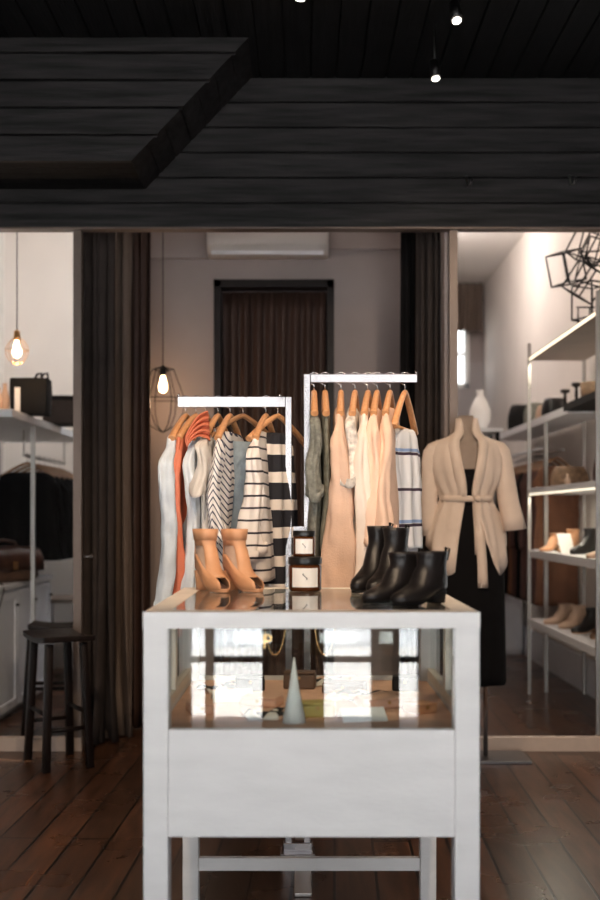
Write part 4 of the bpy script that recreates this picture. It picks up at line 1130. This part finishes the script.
tube(b, [(-.17, 0, .12), (.2, 0, .12)], .005, 6); tube(b, [(-.17, 0, .005), (.2, 0, .005)], .005, 6); obj('wire_base', b, 'black_metal', t)

# ------------------------------------------------------------------ lights
def area(loc, rot, sx, sy, e, col):
    l = bpy.data.lights.new('area', 'AREA'); l.shape = 'RECTANGLE'; l.size = sx; l.size_y = sy; l.energy = e; l.color = col
    o = bpy.data.objects.new('room_light', l); C.objects.link(o); o.location = loc; o.rotation_euler = rot; return o
def fill_lamp(loc, e, label, col=(1, .86, .74), r=.16):  # unseen lamp added to brighten a room behind the partition
    t = thing('fill_lamp', label, 'lamp', loc, 0, 'globe lamps added out of view')
    b = new(); lathe(b, [(.05, 0), (.05, -.03), (.02, -.04)], (0, 0, 0), 16); obj('mount', b, 'shelf_white', t)
    l = bpy.data.lights.new('fill', 'POINT'); l.energy = e; l.color = col; l.shadow_soft_size = .3
    lo = bpy.data.objects.new('fill_light', l); C.objects.link(lo); lo.location = Vector(loc) + Vector((0, 0, -.25))
fill_lamp((-1.40, 6.7, ZC2 - .001), 50, 'added fill lamp out of view in the left room', (1, .88, .78))
fill_lamp((1.0, 6.9, ZC2 - .001), 47, 'added fill lamp out of view in the right room, nearer the glass', (1, .86, .76))
fill_lamp((1.15, 9.4, ZC2 - .001), 48, 'added fill lamp out of view in the right room, nearer the far window', (1, .90, .84))
fill_lamp((-.35, 8.25, ZC2 - .001), 60, 'added fill lamp out of view in the left room, behind the alcove', (.88, .94, 1))  # added to throw cool light onto the white cabinet fronts
fill_lamp((0, 6.35, ZC2 - .001), 5, 'added fill lamp out of view in the middle alcove', (1, .80, .70))

sun = bpy.data.lights.new('sun', 'SUN'); sun.energy = 42; sun.angle = rad(.6); sun.color = (1, .96, .9)
so = bpy.data.objects.new('sun', sun); C.objects.link(so)
so.rotation_euler = Vector((.35, -.10, -1)).to_track_quat('-Z', 'Y').to_euler()
for x0, x1 in ((-2.35, -1.05), (-.63, -.27), (.14, .47), (1.05, 2.35)):
    for z0, z1 in ((0, .98), (1.03, 2.3), (2.36, 3.2)):
        if z0 == 0 or x1 - x0 < 1: continue
pl = bpy.data.lights.new('portal', 'AREA'); pl.shape = 'RECTANGLE'; pl.size = 4.7; pl.size_y = 3.2; pl.cycles.is_portal = True
po = bpy.data.objects.new('street_front_portal', pl); C.objects.link(po); po.location = (0, YF - .14, 1.6); po.rotation_euler = (PI / 2, 0, 0)

w = bpy.data.worlds.new('sky'); bpy.context.scene.world = w; w.use_nodes = True
N, L = w.node_tree.nodes, w.node_tree.links
bg = N['Background']; tc = N.new('ShaderNodeTexCoord'); sp = N.new('ShaderNodeSeparateXYZ'); rp = N.new('ShaderNodeValToRGB')
L.new(tc.outputs['Generated'], sp.inputs[0]); L.new(sp.outputs[2], rp.inputs[0]); L.new(rp.outputs[0], bg.inputs[0])
rp.color_ramp.elements[0].color = (.93, .92, .90, 1); rp.color_ramp.elements[1].color = (.75, .82, 1, 1)
bg.inputs[1].default_value = 3.6

# ------------------------------------------------------------------ camera
cam = bpy.data.cameras.new('camera'); co = bpy.data.objects.new('camera', cam); C.objects.link(co)
co.location = (0, 0, EYE); co.rotation_euler = (PI / 2, 0, 0)
cam.sensor_fit = 'VERTICAL'; cam.sensor_height = 36; cam.sensor_width = 24; cam.lens = 36 * F / 900
cam.shift_x = -(CX - 300) / 900; cam.shift_y = (CY - 450) / 900
cam.dof.use_dof = True; cam.dof.focus_distance = 3.85; cam.dof.aperture_fstop = 1.8
cam.clip_start = .05
sc_ = bpy.context.scene; sc_.camera = co
vs_ = sc_.view_settings; vs_.view_transform = 'Standard'; vs_.look = 'None'; vs_.gamma = 1; vs_.use_curve_mapping = False
vs_.exposure = 0.12
